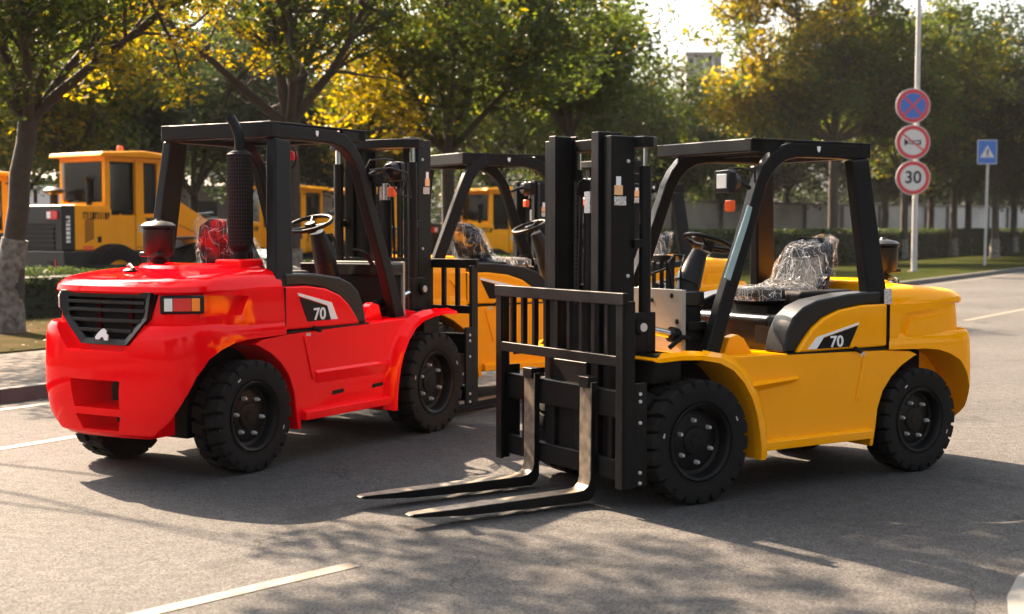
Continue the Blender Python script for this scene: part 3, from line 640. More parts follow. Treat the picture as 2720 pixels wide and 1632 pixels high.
    for s in (1, -1):
        for z in (.5, 1.55, 2.33):
            MB().lathe([(.001, 0), (.014, 0), (.012, .01), (.001, .012)] if s > 0 else [(.001, -.012), (.012, -.01), (.014, 0), (.001, 0)], (2.60, .401*s, z), 'y', 6).build('bolt', 'nut', root)
        B(2.42, 2.56, min(.36*s, .43*s), max(.36*s, .43*s), 1.74, 1.80).build('cylinder_clamp', 'black', root, bevel=.006)
    MB().tube([(2.70, -.03, .9), (2.70, -.03, 1.6), (2.69, -.02, 2.1)], .010, 8).build('hydraulic_hose', 'plastic', root)
    B(2.655, 2.70, .03, .10, 1.98, 2.13).build('mast_label', 'sticker', root, bevel=.003)
    # ---- carriage and load backrest
    m = MB()
    m.box(2.80, 2.86, -.74, .74, .62, .80); m.box(2.80, 2.86, -.74, .74, .20, .34)
    for y in (-.245, .13): m.box(2.79, 2.84, y, y + .11, .30, .70)
    m.box(2.76, 2.80, -.2, .2, .30, .95)
    for y in (-.55, .50): m.box(2.80, 2.84, y, y + .05, .30, .68)
    cg = m.build('carriage', 'black', root, bevel=.008)
    lb = MB()
    for s in (1, -1):
        lb.box(2.82, 2.92, min(.745*s, .775*s), max(.745*s, .775*s), .165, 1.40)
        lb.box(2.90, 2.925, min(.70*s, .775*s), max(.70*s, .775*s), .165, 1.40)
        lb.box(2.72, 2.82, min(.755*s, .775*s), max(.755*s, .775*s), .18, .86)
    lb.box(2.88, 2.93, -.785, .785, 1.375, 1.455); lb.box(2.885, 2.925, -.745, .745, .97, 1.04)
    for k in range(9):
        y = -.58 + 1.16*k/8; lb.box(2.875, 2.915, y - .018, y + .018, 1.035, 1.38)
    lb.build('load_backrest', 'black', root, bevel=.005)
    for s in (1, -1):
        for z in (.20, .27, .60, .74, .79):
            MB().lathe([(.001, 0), (.013, 0), (.011, .010), (.001, .012)] if s > 0 else [(.001, -.012), (.011, -.010), (.013, 0), (.001, 0)], (2.78, .776*s, z), 'y', 8).build('bolt', 'nut', root)
    # ---- forks
    for s in (1, -1):
        y0, y1 = .345*s - .068, .345*s + .068
        pr = [(2.86, .84), (2.91, .84), (2.915, .19), (2.93, .14), (2.965, .115), (3.02, .108), (4.0, .098), (4.25, .094), (4.285, .084), (4.25, .070), (3.9, .046), (3.3, .034), (2.93, .034), (2.885, .06), (2.865, .10)]
        fk = MB().prism(pr, y0, y1)
        v2 = []
        for x, y, z in fk.v:
            if x > 3.95: y = lerp(y, .345*s, min(.5, (x - 3.95)/.34*.38 if x < 4.26 else .52))
            v2.append((x, y, z))
        fk.v = v2; fo = fk.build('fork', 'steel', root, bevel=.008, seg=3); fo.data.materials.append(M['black'])
        for p_ in fo.data.polygons:
            if abs(p_.normal.y) > .7 or p_.normal.z < -.5: p_.material_index = 1
        B(2.85, 2.93, y0 + .01, y1 - .01, .80, .875).build('fork_pin', 'black', root, bevel=.006)
    # ---- air cleaner and exhaust
    if detail:
        ax, ay = acx, .23
        ac = MB().lathe([(.04, 0), (.04, .04), (.07, .045), (.075, .07), (.05, .075), (.055, .10), (.10, .105), (.112, .12), (.115, .29), (.105, .30)], (ax, ay, 1.43), 'z', 28).build('air_cleaner', 'plastic', root, angle=40)
        MB().lathe([(.11, .0), (.128, .005), (.128, .02), (.10, .042), (.03, .056), (.02, .07), (.001, .07)], (ax, ay, 1.73), 'z', 28).build('cleaner_cap', 'plastic', ac, angle=40)
        B(ax - .10, ax + .03, ay - .10, ay + .10, 1.52, 1.555).build('clamp', 'plastic', ac, bevel=.01)
        m = MB().tube([(-.22, .28, 1.42), (-.24, .26, 1.455), (-.30, .18, 1.47), (-.34, .10, 1.44)], .012, 8); m.lathe([(.05, 0), (.055, .02), (.03, .035), (.001, .035)], (-.33, .14, 1.41), 'z', 16); m.build('radiator_cap', 'black', root)
    if exhaust:
        ex, ey = .27, -.36
        mf = MB().lathe([(.05, 1.50), (.055, 1.56), (.080, 1.585), (.085, 1.60), (.085, 2.26), (.080, 2.28), (.04, 2.30)], (ex, ey, 0), 'z', 32).build('muffler_guard', 'blackm', root, angle=40)
        MB().tube([(ex, ey, 2.28), (ex, ey, 2.38), (ex - .005, ey + .015, 2.44), (ex - .015, ey + .04, 2.50), (ex - .025, ey + .065, 2.54)], .036, 12, False).build('tailpipe', 'black', mf)
        hm = MB()   # perforated cage: hoops and bars
        for k in range(26): hm.lathe([(.087, 0), (.091, .004), (.087, .008)], (ex, ey, 1.61 + k*.0262), 'z', 32, False)
        for k in range(30):
            a = 2*PI*k/30; x, y = ex + .089*math.cos(a), ey + .089*math.sin(a); hm.box(x - .003, x + .003, y - .003, y + .003, 1.60, 2.265)
        hm.build('cage', 'grey', mf)
        MB().tube([(ex, ey, 1.36), (ex, ey, 1.52)], .05, 12).build('exhaust_pipe', 'black', mf)
        B(ex - .13, ex + .13, ey - .11, ey + .14, 1.42, 1.505).build('exhaust_housing', bc, root, bevel=.02, seg=3)
    return root
YEL = forklift((2.7586, 11.0490, 0), R(212.7245), 1.0, 'yellow', 'yellow forklift in front with its forks pointing at the viewer\'s left')
RED = forklift((-2.6413, 10.7955, 0), R(59.9109), 1.0832, 'red', 'red forklift seen from its rear corner with a tall caged exhaust', exhaust=True, acx=.04)
MID = forklift((-1.20, 15.10, 0), R(31), 1.07, 'yellow', 'yellow forklift behind, between the red one and the front yellow one', curved=True, fr=False)
BCK = copy_tree(YEL); BCK.location = (2.62, 20.6, 0); BCK.rotation_euler = (0, 0, R(208)); BCK['label'] = 'yellow forklift far behind whose hood shows through the front forklift\'s frame'
for c_ in MID.children:
    if c_.name.split('.')[0] == 'seat': c_.location.x = .26
for t in (YEL, RED, MID, BCK): t['group'] = 'forklifts standing on the road'
# ================================================================ SETTING
F_ = 3295.0
def at(px, py, d):
    """world point seen at photo position px,py (2473 wide), at world y = d"""
    p = R(3.335); a = (px - 1236.5)/F_; b = (742 - py)/F_
    ry = math.cos(p) + b*math.sin(p); rz = -math.sin(p) + b*math.cos(p); t = d/ry
    return Vector((a*t, d, 1.88 + rz*t))
K0 = Vector((-5.48, 14.52)); KD = Vector((.5266, .8501)); KN = Vector((-.8501, .5266))
def kp(t, n, z=0): p = K0 + KD*t + KN*n; return (p.x, p.y, z)
def strip(name, t0, t1, n0, n1, z0, z1, m, bevel=0, wob=None):
    mb = MB(); q = [kp(t0, n0), kp(t1, n0), kp(t1, n1), kp(t0, n1)]
    mb.add([(x, y, z0) for x, y, _ in q] + [(x, y, z1) for x, y, _ in q], [(3,2,1,0),(4,5,6,7),(0,1,5,4),(1,2,6,5),(2,3,7,6),(3,0,4,7)])
    return mb.build(name, m, None, bevel=bevel)
tag(MB().add([(-1500, -300, -.03), (1500, -300, -.03), (1500, 2500, -.03), (-1500, 2500, -.03)], [(0, 1, 2, 3)]).build('ground', 'yard'), 'grey brown bare ground beyond the hedge', None, None, 'structure')
q = [kp(-60, 0), kp(260, 0), kp(260, -60), kp(-60, -60)]
tag(MB().add(q, [(3, 2, 1, 0)]).build('road', 'asphalt'), 'sunlit coarse asphalt road with long tree shadows', None, None, 'structure')
def seg_strip(name, t0, t1, n0, n1, z0, z1, m, L, lab):
    tag(strip(name, t0, t1, n0, n1, z0, z1, m), lab, None, None, 'structure')
kb = MB(); t = -40.0
while t < 200:
    L = 1.0 if t < 60 else 4; q = [kp(t + .006, 0), kp(t + L - .006, 0), kp(t + L - .006, .16), kp(t + .006, .16)]
    kb.add([(x, y, -.02) for x, y, _ in q] + [(x, y, .15) for x, y, _ in q], [(3,2,1,0),(4,5,6,7),(0,1,5,4),(1,2,6,5),(2,3,7,6),(3,0,4,7)]); t += L
tag(kb.build('kerb', 'kerb', None, bevel=.012), 'low grey stone kerb along the planted verge', None, None, 'structure')
seg_strip('pavement', -40, 17, .16, 3.6, -.02, .135, 'paving', 0, 'grey brick pavement along the kerb at the left')
seg_strip('planting_soil', -40, 30, 3.6, 9.0, -.02, .16, 'soil', 0, 'brown soil and leaf litter under the left trees')
seg_strip('verge', 17, 200, .16, 9.0, -.025, .14, 'turf', 0, 'grass verge between the kerb and the long hedge')
# painted lines on the road (4 mm sheets)
def line(name, pts, w_, m, lab):
    a, b = Vector(pts[0]), Vector(pts[1]); d = (b - a).normalized(); n_ = Vector((-d.y, d.x))*w_/2
    tag(MB().add([(*(a - n_), .004), (*(b - n_), .004), (*(b + n_), .004), (*(a + n_), .004)], [(0, 1, 2, 3)]).build(name, m), lab, None, None, 'structure')
line('edge_line', [kp(-40, -.45)[:2], kp(200, -.45)[:2]], .13, 'linew', 'pale worn line running beside the kerb')
line('lane_line', [kp(-40, -2.55)[:2], kp(26, -2.55)[:2]], .13, 'liney', 'faded yellow line inside the kerb line')
line('lane_line', [(9.15, 27.5), (21.5, 45.5)], .16, 'liney', 'faded yellow line on the far right part of the road')
line('lane_line', [(-2.6, 5.68), (-.88, 7.52)], .11, 'liney', 'short worn yellow dash in the foreground')
line('lane_line', [(-.85, 13.3), (4.6, 19.6)], .13, 'liney', 'yellow line running between the two front forklifts')
tag(MB().add([(2.30, 6.2, .004), (4.2, 6.2, .004), (4.2, 9.2, .004), (2.72, 7.25, .004), (2.52, 6.85, .004)], [(0, 1, 2, 3, 4)]).build('concrete_slab', 'concrete'), 'pale concrete slab at the bottom right corner', None, None, 'structure')
# ---- fallen leaves
rnd = random.Random(3); lf = MB()
for i in range(900):
    if i < 650: p = kp(rnd.uniform(-8, 16), rnd.uniform(3.0, 8.8), .165)
    elif i < 800: p = kp(rnd.uniform(0, 40), rnd.gauss(.2, .8), .0); p = (p[0], p[1], .152 if 0 < (Vector(p[:2]) - K0).dot(KN) else .006)
    else: p = kp(rnd.uniform(-8, 14), rnd.uniform(.3, 3.4), .138)
    s = rnd.uniform(.02, .045); a = rnd.uniform(0, 6.3)
    lf.add([(p[0] + s*math.cos(a), p[1] + s*math.sin(a), p[2] + .004), (p[0] - s*.6*math.sin(a), p[1] + s*.6*math.cos(a), p[2] + rnd.uniform(.002, .02)), (p[0] - s*math.cos(a), p[1] - s*math.sin(a), p[2] + .004), (p[0] + s*.6*math.sin(a), p[1] - s*.6*math.cos(a), p[2] + .003)], [(0, 1, 2, 3)])
fl = lf.build('fallen_leaves', mat('dry_leaf', (.16, .09, .025), .8), smooth=False); tag(fl, 'dry fallen leaves scattered over soil and kerb', None, None, 'stuff')
# ---------------------------------------------------------------- foliage
def leaf_mesh(name, centers, radii, counts, size, tints, rng, flat=.75):
    P = []; T = []
    for c, r, n, t in zip(centers, radii, counts, tints):
        d = rng.normal(size=(n, 3)); d /= np.linalg.norm(d, axis=1)[:, None] + 1e-9
        rr = r*rng.uniform(.0, 1, n)**.45
        P.append(np.array(c) + d*rr[:, None]*np.array([1, 1, flat])); T.append(np.clip(t + rng.normal(0, .13, n), 0, 1))
    P = np.concatenate(P); T = np.concatenate(T); n = len(P)
    a = rng.normal(size=(n, 3)); a[:, 2] *= .55; a /= np.linalg.norm(a, axis=1)[:, None]
    b = rng.normal(size=(n, 3)); b -= a*(a*b).sum(1)[:, None]; b /= np.linalg.norm(b, axis=1)[:, None]
    s = (size*rng.uniform(.55, 1.3, n))[:, None]
    v = np.stack([P + a*s, P + b*s*.48 + a*s*.1, P - a*s, P - b*s*.48 + a*s*.1], 1).reshape(-1, 3)
    me = bpy.data.meshes.new(name); me.vertices.add(4*n); me.vertices.foreach_set('co', v.ravel().astype(np.float32))
    me.loops.add(4*n); me.loops.foreach_set('vertex_index', np.arange(4*n, dtype=np.int32))
    me.polygons.add(n); me.polygons.foreach_set('loop_start', np.arange(0, 4*n, 4, dtype=np.int32))
    me.update(calc_edges=True)
    at_ = me.attributes.new('tint', 'FLOAT', 'FACE'); at_.data.foreach_set('value', T.astype(np.float32))
    return me
def branch_paths(start, dirv, length, rng, n=5, droop=0.0, wig=.12):
    p = np.array(start, float); d = np.array(dirv, float); d /= np.linalg.norm(d); out = [p.copy()]
    for i in range(n):
        d = d + rng.normal(0, wig, 3); d[2] += .04 - droop; d /= np.linalg.norm(d); p = p + d*length/n; out.append(p.copy())
    return out, d
def tree(label, base, h_fork, r0, limbs, crown_r, nleaf, size, tint, seed, leaf='leaf', lime=1.3, group='trees along the road', subs=4, spread=1.0, tintvar=.09, backlit_side=None, name='broadleaf_tree', up=None, minz=0, lean=(0, 0), kmin=2):
    """limbs: list of (direction, length); leaves hang in clumps round the limbs and their side branches"""
    rng = np.random.default_rng(seed); base = np.array(base, float)
    root = empty(name, tuple(base)); tag(root, label, 'tree', group)
    top = np.array([lean[0], lean[1], h_fork])
    tr = MB(); N = 7; pts = [np.array([top[0]*(i/N)**1.3, top[1]*(i/N), h_fork*i/N]) + (rng.normal(0, .012, 3) if 0 < i < N else 0)*1.0 for i in range(N + 1)]
    rad = [r0*(1.45 if i == 0 else 1.12 if i == 1 else 1.0 - .16*i/N) for i in range(N + 1)]
    tr.tube(pts, rad, 14)
    cc = []; cr = []
    for (d, L) in limbs:
        path, dl = branch_paths(pts[-1] - np.array([0, 0, .12]), d, L, rng, 7, wig=.10); n = len(path)
        tr.tube(path, [r0*.52*(1 - .86*i/(n - 1)) for i in range(n)], 9)
        for k in range(kmin, n):
            for _ in range(subs if k > 2 else max(1, subs - 1)):
                dd = np.array(d, float)/np.linalg.norm(d)*.5 + rng.normal(0, .75, 3)*spread; dd[2] += .15
                l2 = L*rng.uniform(.18, .42); p2, _d = branch_paths(path[k], dd, l2, rng, 4, wig=.22)
                tr.tube(p2, [r0*.20*(1 - .75*i/4) for i in range(5)], 5)
                cc.append(p2[-1]); cr.append(crown_r*rng.uniform(.65, 1.2)); cc.append(p2[2]); cr.append(crown_r*rng.uniform(.4, .8))
    o = tr.build('trunk', 'bark', root, angle=60)
    if lime:
        lw = MB().tube([tuple(np.array(p)*1) for p in [pts[0], pts[1]*(lime/(h_fork/N))*.5 if False else (0, 0, lime*.5), (top[0]*(lime/h_fork)**1.3, top[1]*lime/h_fork, lime)]], [r0*1.46 + .004, r0*1.22 + .006, r0*1.10 + .008], 14)
        lw.build('lime_wash', 'limewash', o, angle=60)
    cc = np.array(cc); keep = cc[:, 2] > minz; cc = cc[keep]; cr = np.array(cr)[keep]
    tints = np.clip(tint + rng.normal(0, tintvar, len(cc)), 0, 1)
    if backlit_side is not None:  # backlit yellow glow painted into the tint of clumps on one side
        v, th, amt = backlit_side; v = np.array(v, float); v /= np.linalg.norm(v); s_ = (cc - cc.mean(0)) @ v
        tints = np.clip(tints + amt*(s_ > th)*rng.uniform(.4, 1, len(cc)), 0, 1)
    wgt = cr**2; cnt = np.maximum(3, (nleaf*wgt/wgt.sum()).astype(int))
    me = leaf_mesh('crown', cc, cr, cnt, size, tints, rng); finish(me, 'crown', leaf, root, smooth=False)
    return root
def dirs(n, rng, tilt=(.35, .9), zmin=.5):
    o = []
    for i in range(n):
        a = 2*PI*(i + rng.uniform(-.3, .3))/n; t = rng.uniform(*tilt); o.append((math.cos(a)*t, math.sin(a)*t, 1.0))
    return o
rr = random.Random(11)
# the three kerb side trees
T1 = at(22, 825, 22.4); d1 = 22.4
tree('thick forked tree with a whitewashed base at the left edge of the picture', (T1.x, d1, .14), 3.6, .185,
     [((-.34, .1, 1), 4.5), ((.22, -.1, 1), 4.8), ((.85, .1, .80), 4.8), ((.5, .9, .8), 4), ((-.8, -.5, .8), 4), ((.1, -.9, .7), 3.6)], .62, 30000, .062, .30, 21, lean=(.40, 0), backlit_side=((1, .4, -.7), 1.3, .5), subs=5, lime=1.55, minz=3.4)
T2 = at(703, 700, 28.4)
tree('forked tree with spreading bare limbs rising behind the red forklift', (T2.x, 28.4, .14), 3.9, .215,
     [((-.02, 0, 1), 5.6), ((.16, .0, 1), 5.6), ((.85, .1, .95), 5.2), ((-.38, .0, 1), 5.4), ((-.95, -.1, .85), 5.2), ((.2, -.8, .8), 4), ((-.2, .9, .8), 4), ((.22, .1, 1), 5)], .48, 20000, .066, .30, 22, backlit_side=((-.7, .2, -1), 1.6, .55), subs=4, minz=4.9)
T3 = at(1083, 640, 34)
tree('V forked tree with yellowing leaves above the gap between the forklifts', (T3.x, 34, .14), 3.7, .19,
     [((-.45, 0, .8), 5), ((.45, 0, .9), 5.5), ((-.9, .3, .8), 5), ((.9, -.2, .8), 5), ((0, .5, 1), 6), ((0, -.8, .9), 5)], .8, 30000, .085, .36, 23, backlit_side=((-1, 0, -.45), 1.4, .5), subs=5, minz=3.9)
T4 = at(2010, 620, 70)
tree('broad tree with golden upper leaves behind the hedge', (T4.x, 70, 0), 6.4, .26,
     [((-.8, 0, .9), 8), ((.8, 0, .9), 7), ((-.35, .3, 1), 9), ((.3, -.3, 1), 9), ((0, 0, 1), 9), ((-1.1, -.3, .6), 6), ((1.1, .2, .6), 6), ((.1, -.9, .7), 6), ((-1.2, 0, .28), 5.5), ((1.2, 0, .25), 5)], 1.15, 60000, .14, .36, 24, backlit_side=((-1, 0, .8), 1.2, .42), subs=5, minz=5.0, group='trees behind the hedge')
# trees off the left edge whose crowns shade the road
tree('tall tree standing off the left end of the pavement', (-11.2, 16.9, .14), 4.9, .06, [((1.0, -.34, .40), 8.6), ((1.0, -.60, .46), 8.2), ((1.0, -.05, .48), 8.4)], .66, 10000, .075, .3, 25, subs=3, minz=5.0, kmin=5)
tree('tree off the left beside the pavement', (-14.0, 11.5, .14), 4.5, .2, [(d, 5.5) for d in dirs(6, rr)], .9, 12000, .08, .3, 26, subs=4, minz=4)
# unseen tree row added behind the camera to cut sky fill and darken reflections
for i, t_ in enumerate((-30, -22, -14.5, -6.5, 1.5, 9, 17)):
    p = kp(t_, -17.5 - (i % 2)*1.5)
    tree('roadside tree on the near side of the road, %s' % ('first', 'second', 'third', 'fourth', 'fifth', 'sixth', 'seventh')[i], (p[0], p[1], 0), 2.2, .17, [(d, 3.2) for d in dirs(6, rr, (.5, 1.2))] + [((0, 0, 1), 3.4)], 1.0, 8000, .15, .25, 70 + i, leaf='leafdark', subs=3, lime=0, group='trees on the near side of the road')
for t_, sd_ in ((24.5, 61),):
    p = kp(t_, 6.8)
    tree('kerb side tree standing %s' % ('behind the tall mast of the front forklift' if sd_ == 61 else 'behind the front forklift\'s overhead guard'), (p[0], p[1], .14), 4.4, .17, [(d, 2.9) for d in dirs(7, rr)] + [((0, 0, 1), 3.6)], .75, 16000, .10, .28, sd_, subs=4, minz=5.2)
# background rows: (photo x, distance, height to fork, limb length, tint, leaf, label)
rows = [
 (168, 40, 4.0, 5.0, .50, 'leaf', 'leaning tree behind the wheel loader cab, dark forked stem'),
 (330, 47, 3.5, 6.0, .30, 'leafdark', 'dull green tree above the wheel loader roof'),
 (470, 54, 3.6, 6.5, .30, 'leafdark', 'grey green tree left of the tall exhaust, behind the shed'),
 (600, 60, 3.6, 7.5, .26, 'leafdark', 'dark green tree seen behind the red forklift\'s exhaust pipe'),
 (820, 62, 3.6, 4.4, .45, 'leafdark', 'hazy green tree between the first two forked trees'),
 (930, 52, 3.6, 4.2, .50, 'leaf', 'yellow green tree left of the V forked tree'),
 (1190, 58, 4.0, 8.0, .34, 'leaf', 'dense green tree right of the V forked tree'),
 (1330, 64, 4.0, 8.2, .28, 'leaf', 'tall dark green tree above the mid forklift roof'),
 (1425, 72, 4.5, 6.8, .24, 'leaf', 'rounded green tree above the tall mast'),
 (1530, 80, 4.5, 4.6, .22, 'leafdark', 'green tree whose top stands against the pale sky'),
 (1640, 86, 4.5, 5.2, .20, 'leafdark', 'lower grey green tree under the sky gap'),
 (1735, 92, 4.0, 3.6, .30, 'leaf', 'small tree between the sky gap and the golden tree'),
 (2180, 76, 5.0, 8.8, .42, 'leaf', 'green tree behind the round traffic signs'),
 (2300, 84, 5.0, 8.0, .18, 'leafdark', 'dark tree between the signs and the blue sign'),
 (2400, 78, 5.0, 7.6, .12, 'leafdark', 'very dark tree above the blue sign'),
 (2500, 84, 5.0, 9.0, .30, 'leafdark', 'tree at the right edge with a thin top'),
 (60, 52, 3.5, 6.5, .34, 'leafdark', 'dull green tree behind the left edge tree'),
 (-60, 44, 3.5, 6.5, .40, 'leaf', 'green tree past the left edge'),
 (1900, 100, 5.0, 9.0, .30, 'leafdark', 'far dark tree left of the golden tree'),
 (2090, 96, 5.0, 8.0, .26, 'leafdark', 'far dark tree right of the golden tree'),
 (1690, 102, 4.4, 4.6, .14, 'leafdark', 'slender dark tree before the grey office building'),
 (1850, 97, 4.4, 5.2, .14, 'leafdark', 'slender dark tree left of the seat of the front forklift'),
 (2135, 92, 4.4, 5.5, .14, 'leafdark', 'dark tree with a whitewashed foot left of the round signs'),
 (2245, 98, 4.4, 5.8, .14, 'leafdark', 'dark tree with a whitewashed foot just right of the sign pole'),
 (2335, 90, 4.4, 6.0, .14, 'leafdark', 'dark tree with a whitewashed foot left of the blue sign post'),
 (2445, 95, 4.4, 6.0, .14, 'leafdark', 'dark forked tree at the right edge behind the hedge'),
 (2600, 100, 5, 9, .3, 'leafdark', 'far tree past the right edge'),
]
for i, (px, d, hf, L, ti, lf_, lab) in enumerate(rows):
    rng_ = random.Random(100 + i); b = at(px, 700, d)
    k = d/60
    tree(lab, (b.x, d, -.02), hf*.9, .20*k**.5, [(dd, L*rng_.uniform(.8, 1.05)) for dd in dirs(6, rng_)] + [((0, 0, 1), L)], .80*k**.55*1.4, 24000 + (9000 if px > 2100 else 0), .125*k**.6, ti, 200 + i, leaf=lf_, group='trees behind the hedge', subs=4, lime=1.25 if px > 1850 else 0, minz=hf*.55, spread=1.15)
rngw = np.random.default_rng(9); cw = []; rw = []; tw = []
for i in range(900):
    d = rngw.uniform(158, 190); x = rngw.uniform(-.46, .50)*d; top = 16 + 3.2*math.sin(x*.08) + 2.2*math.sin(x*.2 + 1) - (6.5 if .07 < x/d < .18 else 0) - (4 if -.2 < x/d < -.09 else 0)
    cw.append((x, d, rngw.uniform(0, 1)**.8*top)); rw.append(rngw.uniform(2.2, 4.0)); tw.append(np.clip(.35 + rngw.normal(0, .15), 0, 1))
fw = finish(leaf_mesh('far_woods', cw, rw, [70]*900, .55, tw, rngw), 'far_woods', 'leafdark', None, smooth=False)
tag(fw, 'continuous dark green woodland closing the view behind walls and sheds', None, None, 'stuff')
# stems of the small dark trees at the right (behind the blue sign)
# ---------------------------------------------------------------- hedges
def hedge(name, t0, t1, n0, n1, h, label, dens, size, tint, seed):
    rng = np.random.default_rng(seed); n = int((t1 - t0)*dens)
    root = None; m = MB(); q = [kp(t0, n0 + .12), kp(t1, n0 + .12), kp(t1, n1 - .12), kp(t0, n1 - .12)]
    t = rng.uniform(t0, t1, n); f = rng.uniform(0, 1, n); u = rng.uniform(n0, n1, n); z = rng.uniform(.1, h, n)
    edge = rng.uniform(0, 1, n); u = np.where(edge < .45, n0 + np.abs(rng.normal(0, .07, n)), u); z = np.where(edge > .6, h - np.abs(rng.normal(0, .06, n)), z)
    z = z + .05*np.sin(t*1.7) + .03*np.sin(t*5.1)
    P = np.stack([K0.x + KD.x*t + KN.x*u, K0.y + KD.y*t + KN.y*u, z], 1)
    cl = np.sin(t*3.1 + u*2)*.12
    me = leaf_mesh('leaves', P, np.full(n, .04), np.full(n, 3), size, tint + cl, rng)
    root = empty(name, kp((t0 + t1)/2, (n0 + n1)/2)); tag(root, label, 'hedge', 'clipped hedges behind the verge')
    o = finish(me, 'leaves', 'hedge', root, smooth=False); o.matrix_parent_inverse = Matrix.Translation(root.location).inverted()
    core = MB().add([(x, y, 0) for x, y, _ in q] + [(x, y, h - .14) for x, y, _ in q], [(3,2,1,0),(4,5,6,7),(0,1,5,4),(1,2,6,5),(2,3,7,6),(3,0,4,7)]).build('twigs', mat('hedge_core', (.012, .016, .008), .95), root)
    core.matrix_parent_inverse = Matrix.Translation(root.location).inverted()
hedge('hedge', -6, 26, 9.2, 10.3, 1.05, 'dark green clipped hedge behind the left edge tree and soil', 420, .035, .4, 51)
hedge('hedge', 30, 110, 9.2, 10.9, 1.75, 'long low clipped hedge across the verge at the right', 230, .08, .33, 52)
# ---------------------------------------------------------------- walls, sheds, buildings
def wall(name, a, b, h, th, m, label, cat, posts=0, cap=True):
    a, b = Vector(a), Vector(b); d = b - a; L = d.length; root = empty(name, (a.x, a.y, 0), math.atan2(d.y, d.x)); tag(root, label, cat)
    B(0, L, 0, th, -.03, h).build('wall_panel', m, root)
    if cap: B(-.1, L + .1, -.12, th + .12, h, h + .18).build('coping', 'concrete', root, bevel=.02)
    if posts:
        n = int(L/posts)
        for i in range(n + 1): B(i*posts - .18, i*posts + .18, -.10, -.003, -.03, h - .003).build('pier', 'walldark', root)
    return root
p0 = at(1500, 600, 84); p1 = at(2060, 600, 104); p2 = at(2900, 600, 150)
wall('boundary_wall', (p0.x, 84), (p1.x, 104), 3.5, .3, 'wall', 'pale grey panelled wall seen through the front forklift\'s guard', 'wall', 5.2)
wall('boundary_wall', (p1.x + .1, 104.05), (p2.x, 150), 3.6, .3, 'wall', 'long pale wall behind the dark trees at the right', 'wall', 3.4)
def corr():
    m = mat('corrugated_sheet', (.30, .30, .31), .5, .1); n = m.node_tree.nodes; l = m.node_tree.links; b = n['Principled BSDF']
    tc = n.new('ShaderNodeTexCoord'); wv = n.new('ShaderNodeTexWave'); wv.inputs['Scale'].default_value = 2.2; wv.bands_direction = 'X'
    l.new(tc.outputs['Object'], wv.inputs['Vector']); bp = n.new('ShaderNodeBump'); bp.inputs['Strength'].default_value = .6; bp.inputs['Distance'].default_value = .03
    l.new(wv.outputs['Fac'], bp.inputs['Height']); l.new(bp.outputs[0], b.inputs['Normal']); return m
M['corr'] = corr()
def shed(px0, px1, d0, d1, h, label, m='corr'):
    a = at(px0, 600, d0); b = at(px1, 600, d1); dd = Vector((b.x - a.x, d1 - d0)); L = dd.length
    root = empty('shed', (a.x, d0, 0), math.atan2(dd.y, dd.x)); tag(root, label, 'shed')
    B(0, L, 0, 8, -.03, h).build('wall', m, root)
    MB().prism([(-.3, h), (4, h + .7), (8.3, h), (8.3, h + .12), (4, h + .82), (-.3, h + .12)], -.3, L + .3, 'x').build('roof', 'concrete', root)
    for i in range(int(L/3)): B(i*3 + .8, i*3 + 1.8, -.03, -.003, h - 1.3, h - .6).build('window', 'window', root)
    return root
shed(150, 660, 58, 66, 3.7, 'long light grey corrugated shed behind the wheel loader and red forklift')
shed(700, 830, 62, 64, 4.6, 'pale box shaped shed seen between the red forklift\'s posts', 'wall')
def block(name, x0, x1, d, h, floors, bays, m, label):
    root = empty(name, (x0, d, 0)); tag(root, label, 'building'); W_ = x1 - x0
    B(0, W_, 0, 14, -.03, h).build('wall', m, root)
    B(-.2, W_ + .2, -.2, 14.2, h, h + .5).build('parapet', 'concrete', root)
    fh = h/floors
    for f in range(floors):
        B(-.05, W_ + .05, -.25, -.003, f*fh + fh*.86, f*fh + fh).build('floor_band', 'concrete', root)
        for b_ in range(bays):
            x = (b_ + .2)*W_/bays; w_ = MB().box(x, x + .62*W_/bays, -.04, -.003, f*fh + .28*fh, f*fh + .78*fh).build('window', 'window', root)
            B(x + .30*W_/bays, x + .32*W_/bays, -.06, -.042, f*fh + .28*fh, f*fh + .78*fh).build('frame', 'concrete', w_)
    return root
a = at(1480, 500, 132); b = at(1830, 500, 132)
block('office_building', a.x, b.x, 132, 9.6, 4, 9, mat('grey_render', (.08, .08, .083), .8), 'low grey office building with window bands behind the front forklift')
a = at(1655, 500, 260); b = at(1740, 500, 260)
block('tower_block', a.x, b.x, 260, 34.5, 11, 4, mat('pale_render', (.26, .26, .27), .8), 'pale tower block rising in the gap between tree tops')
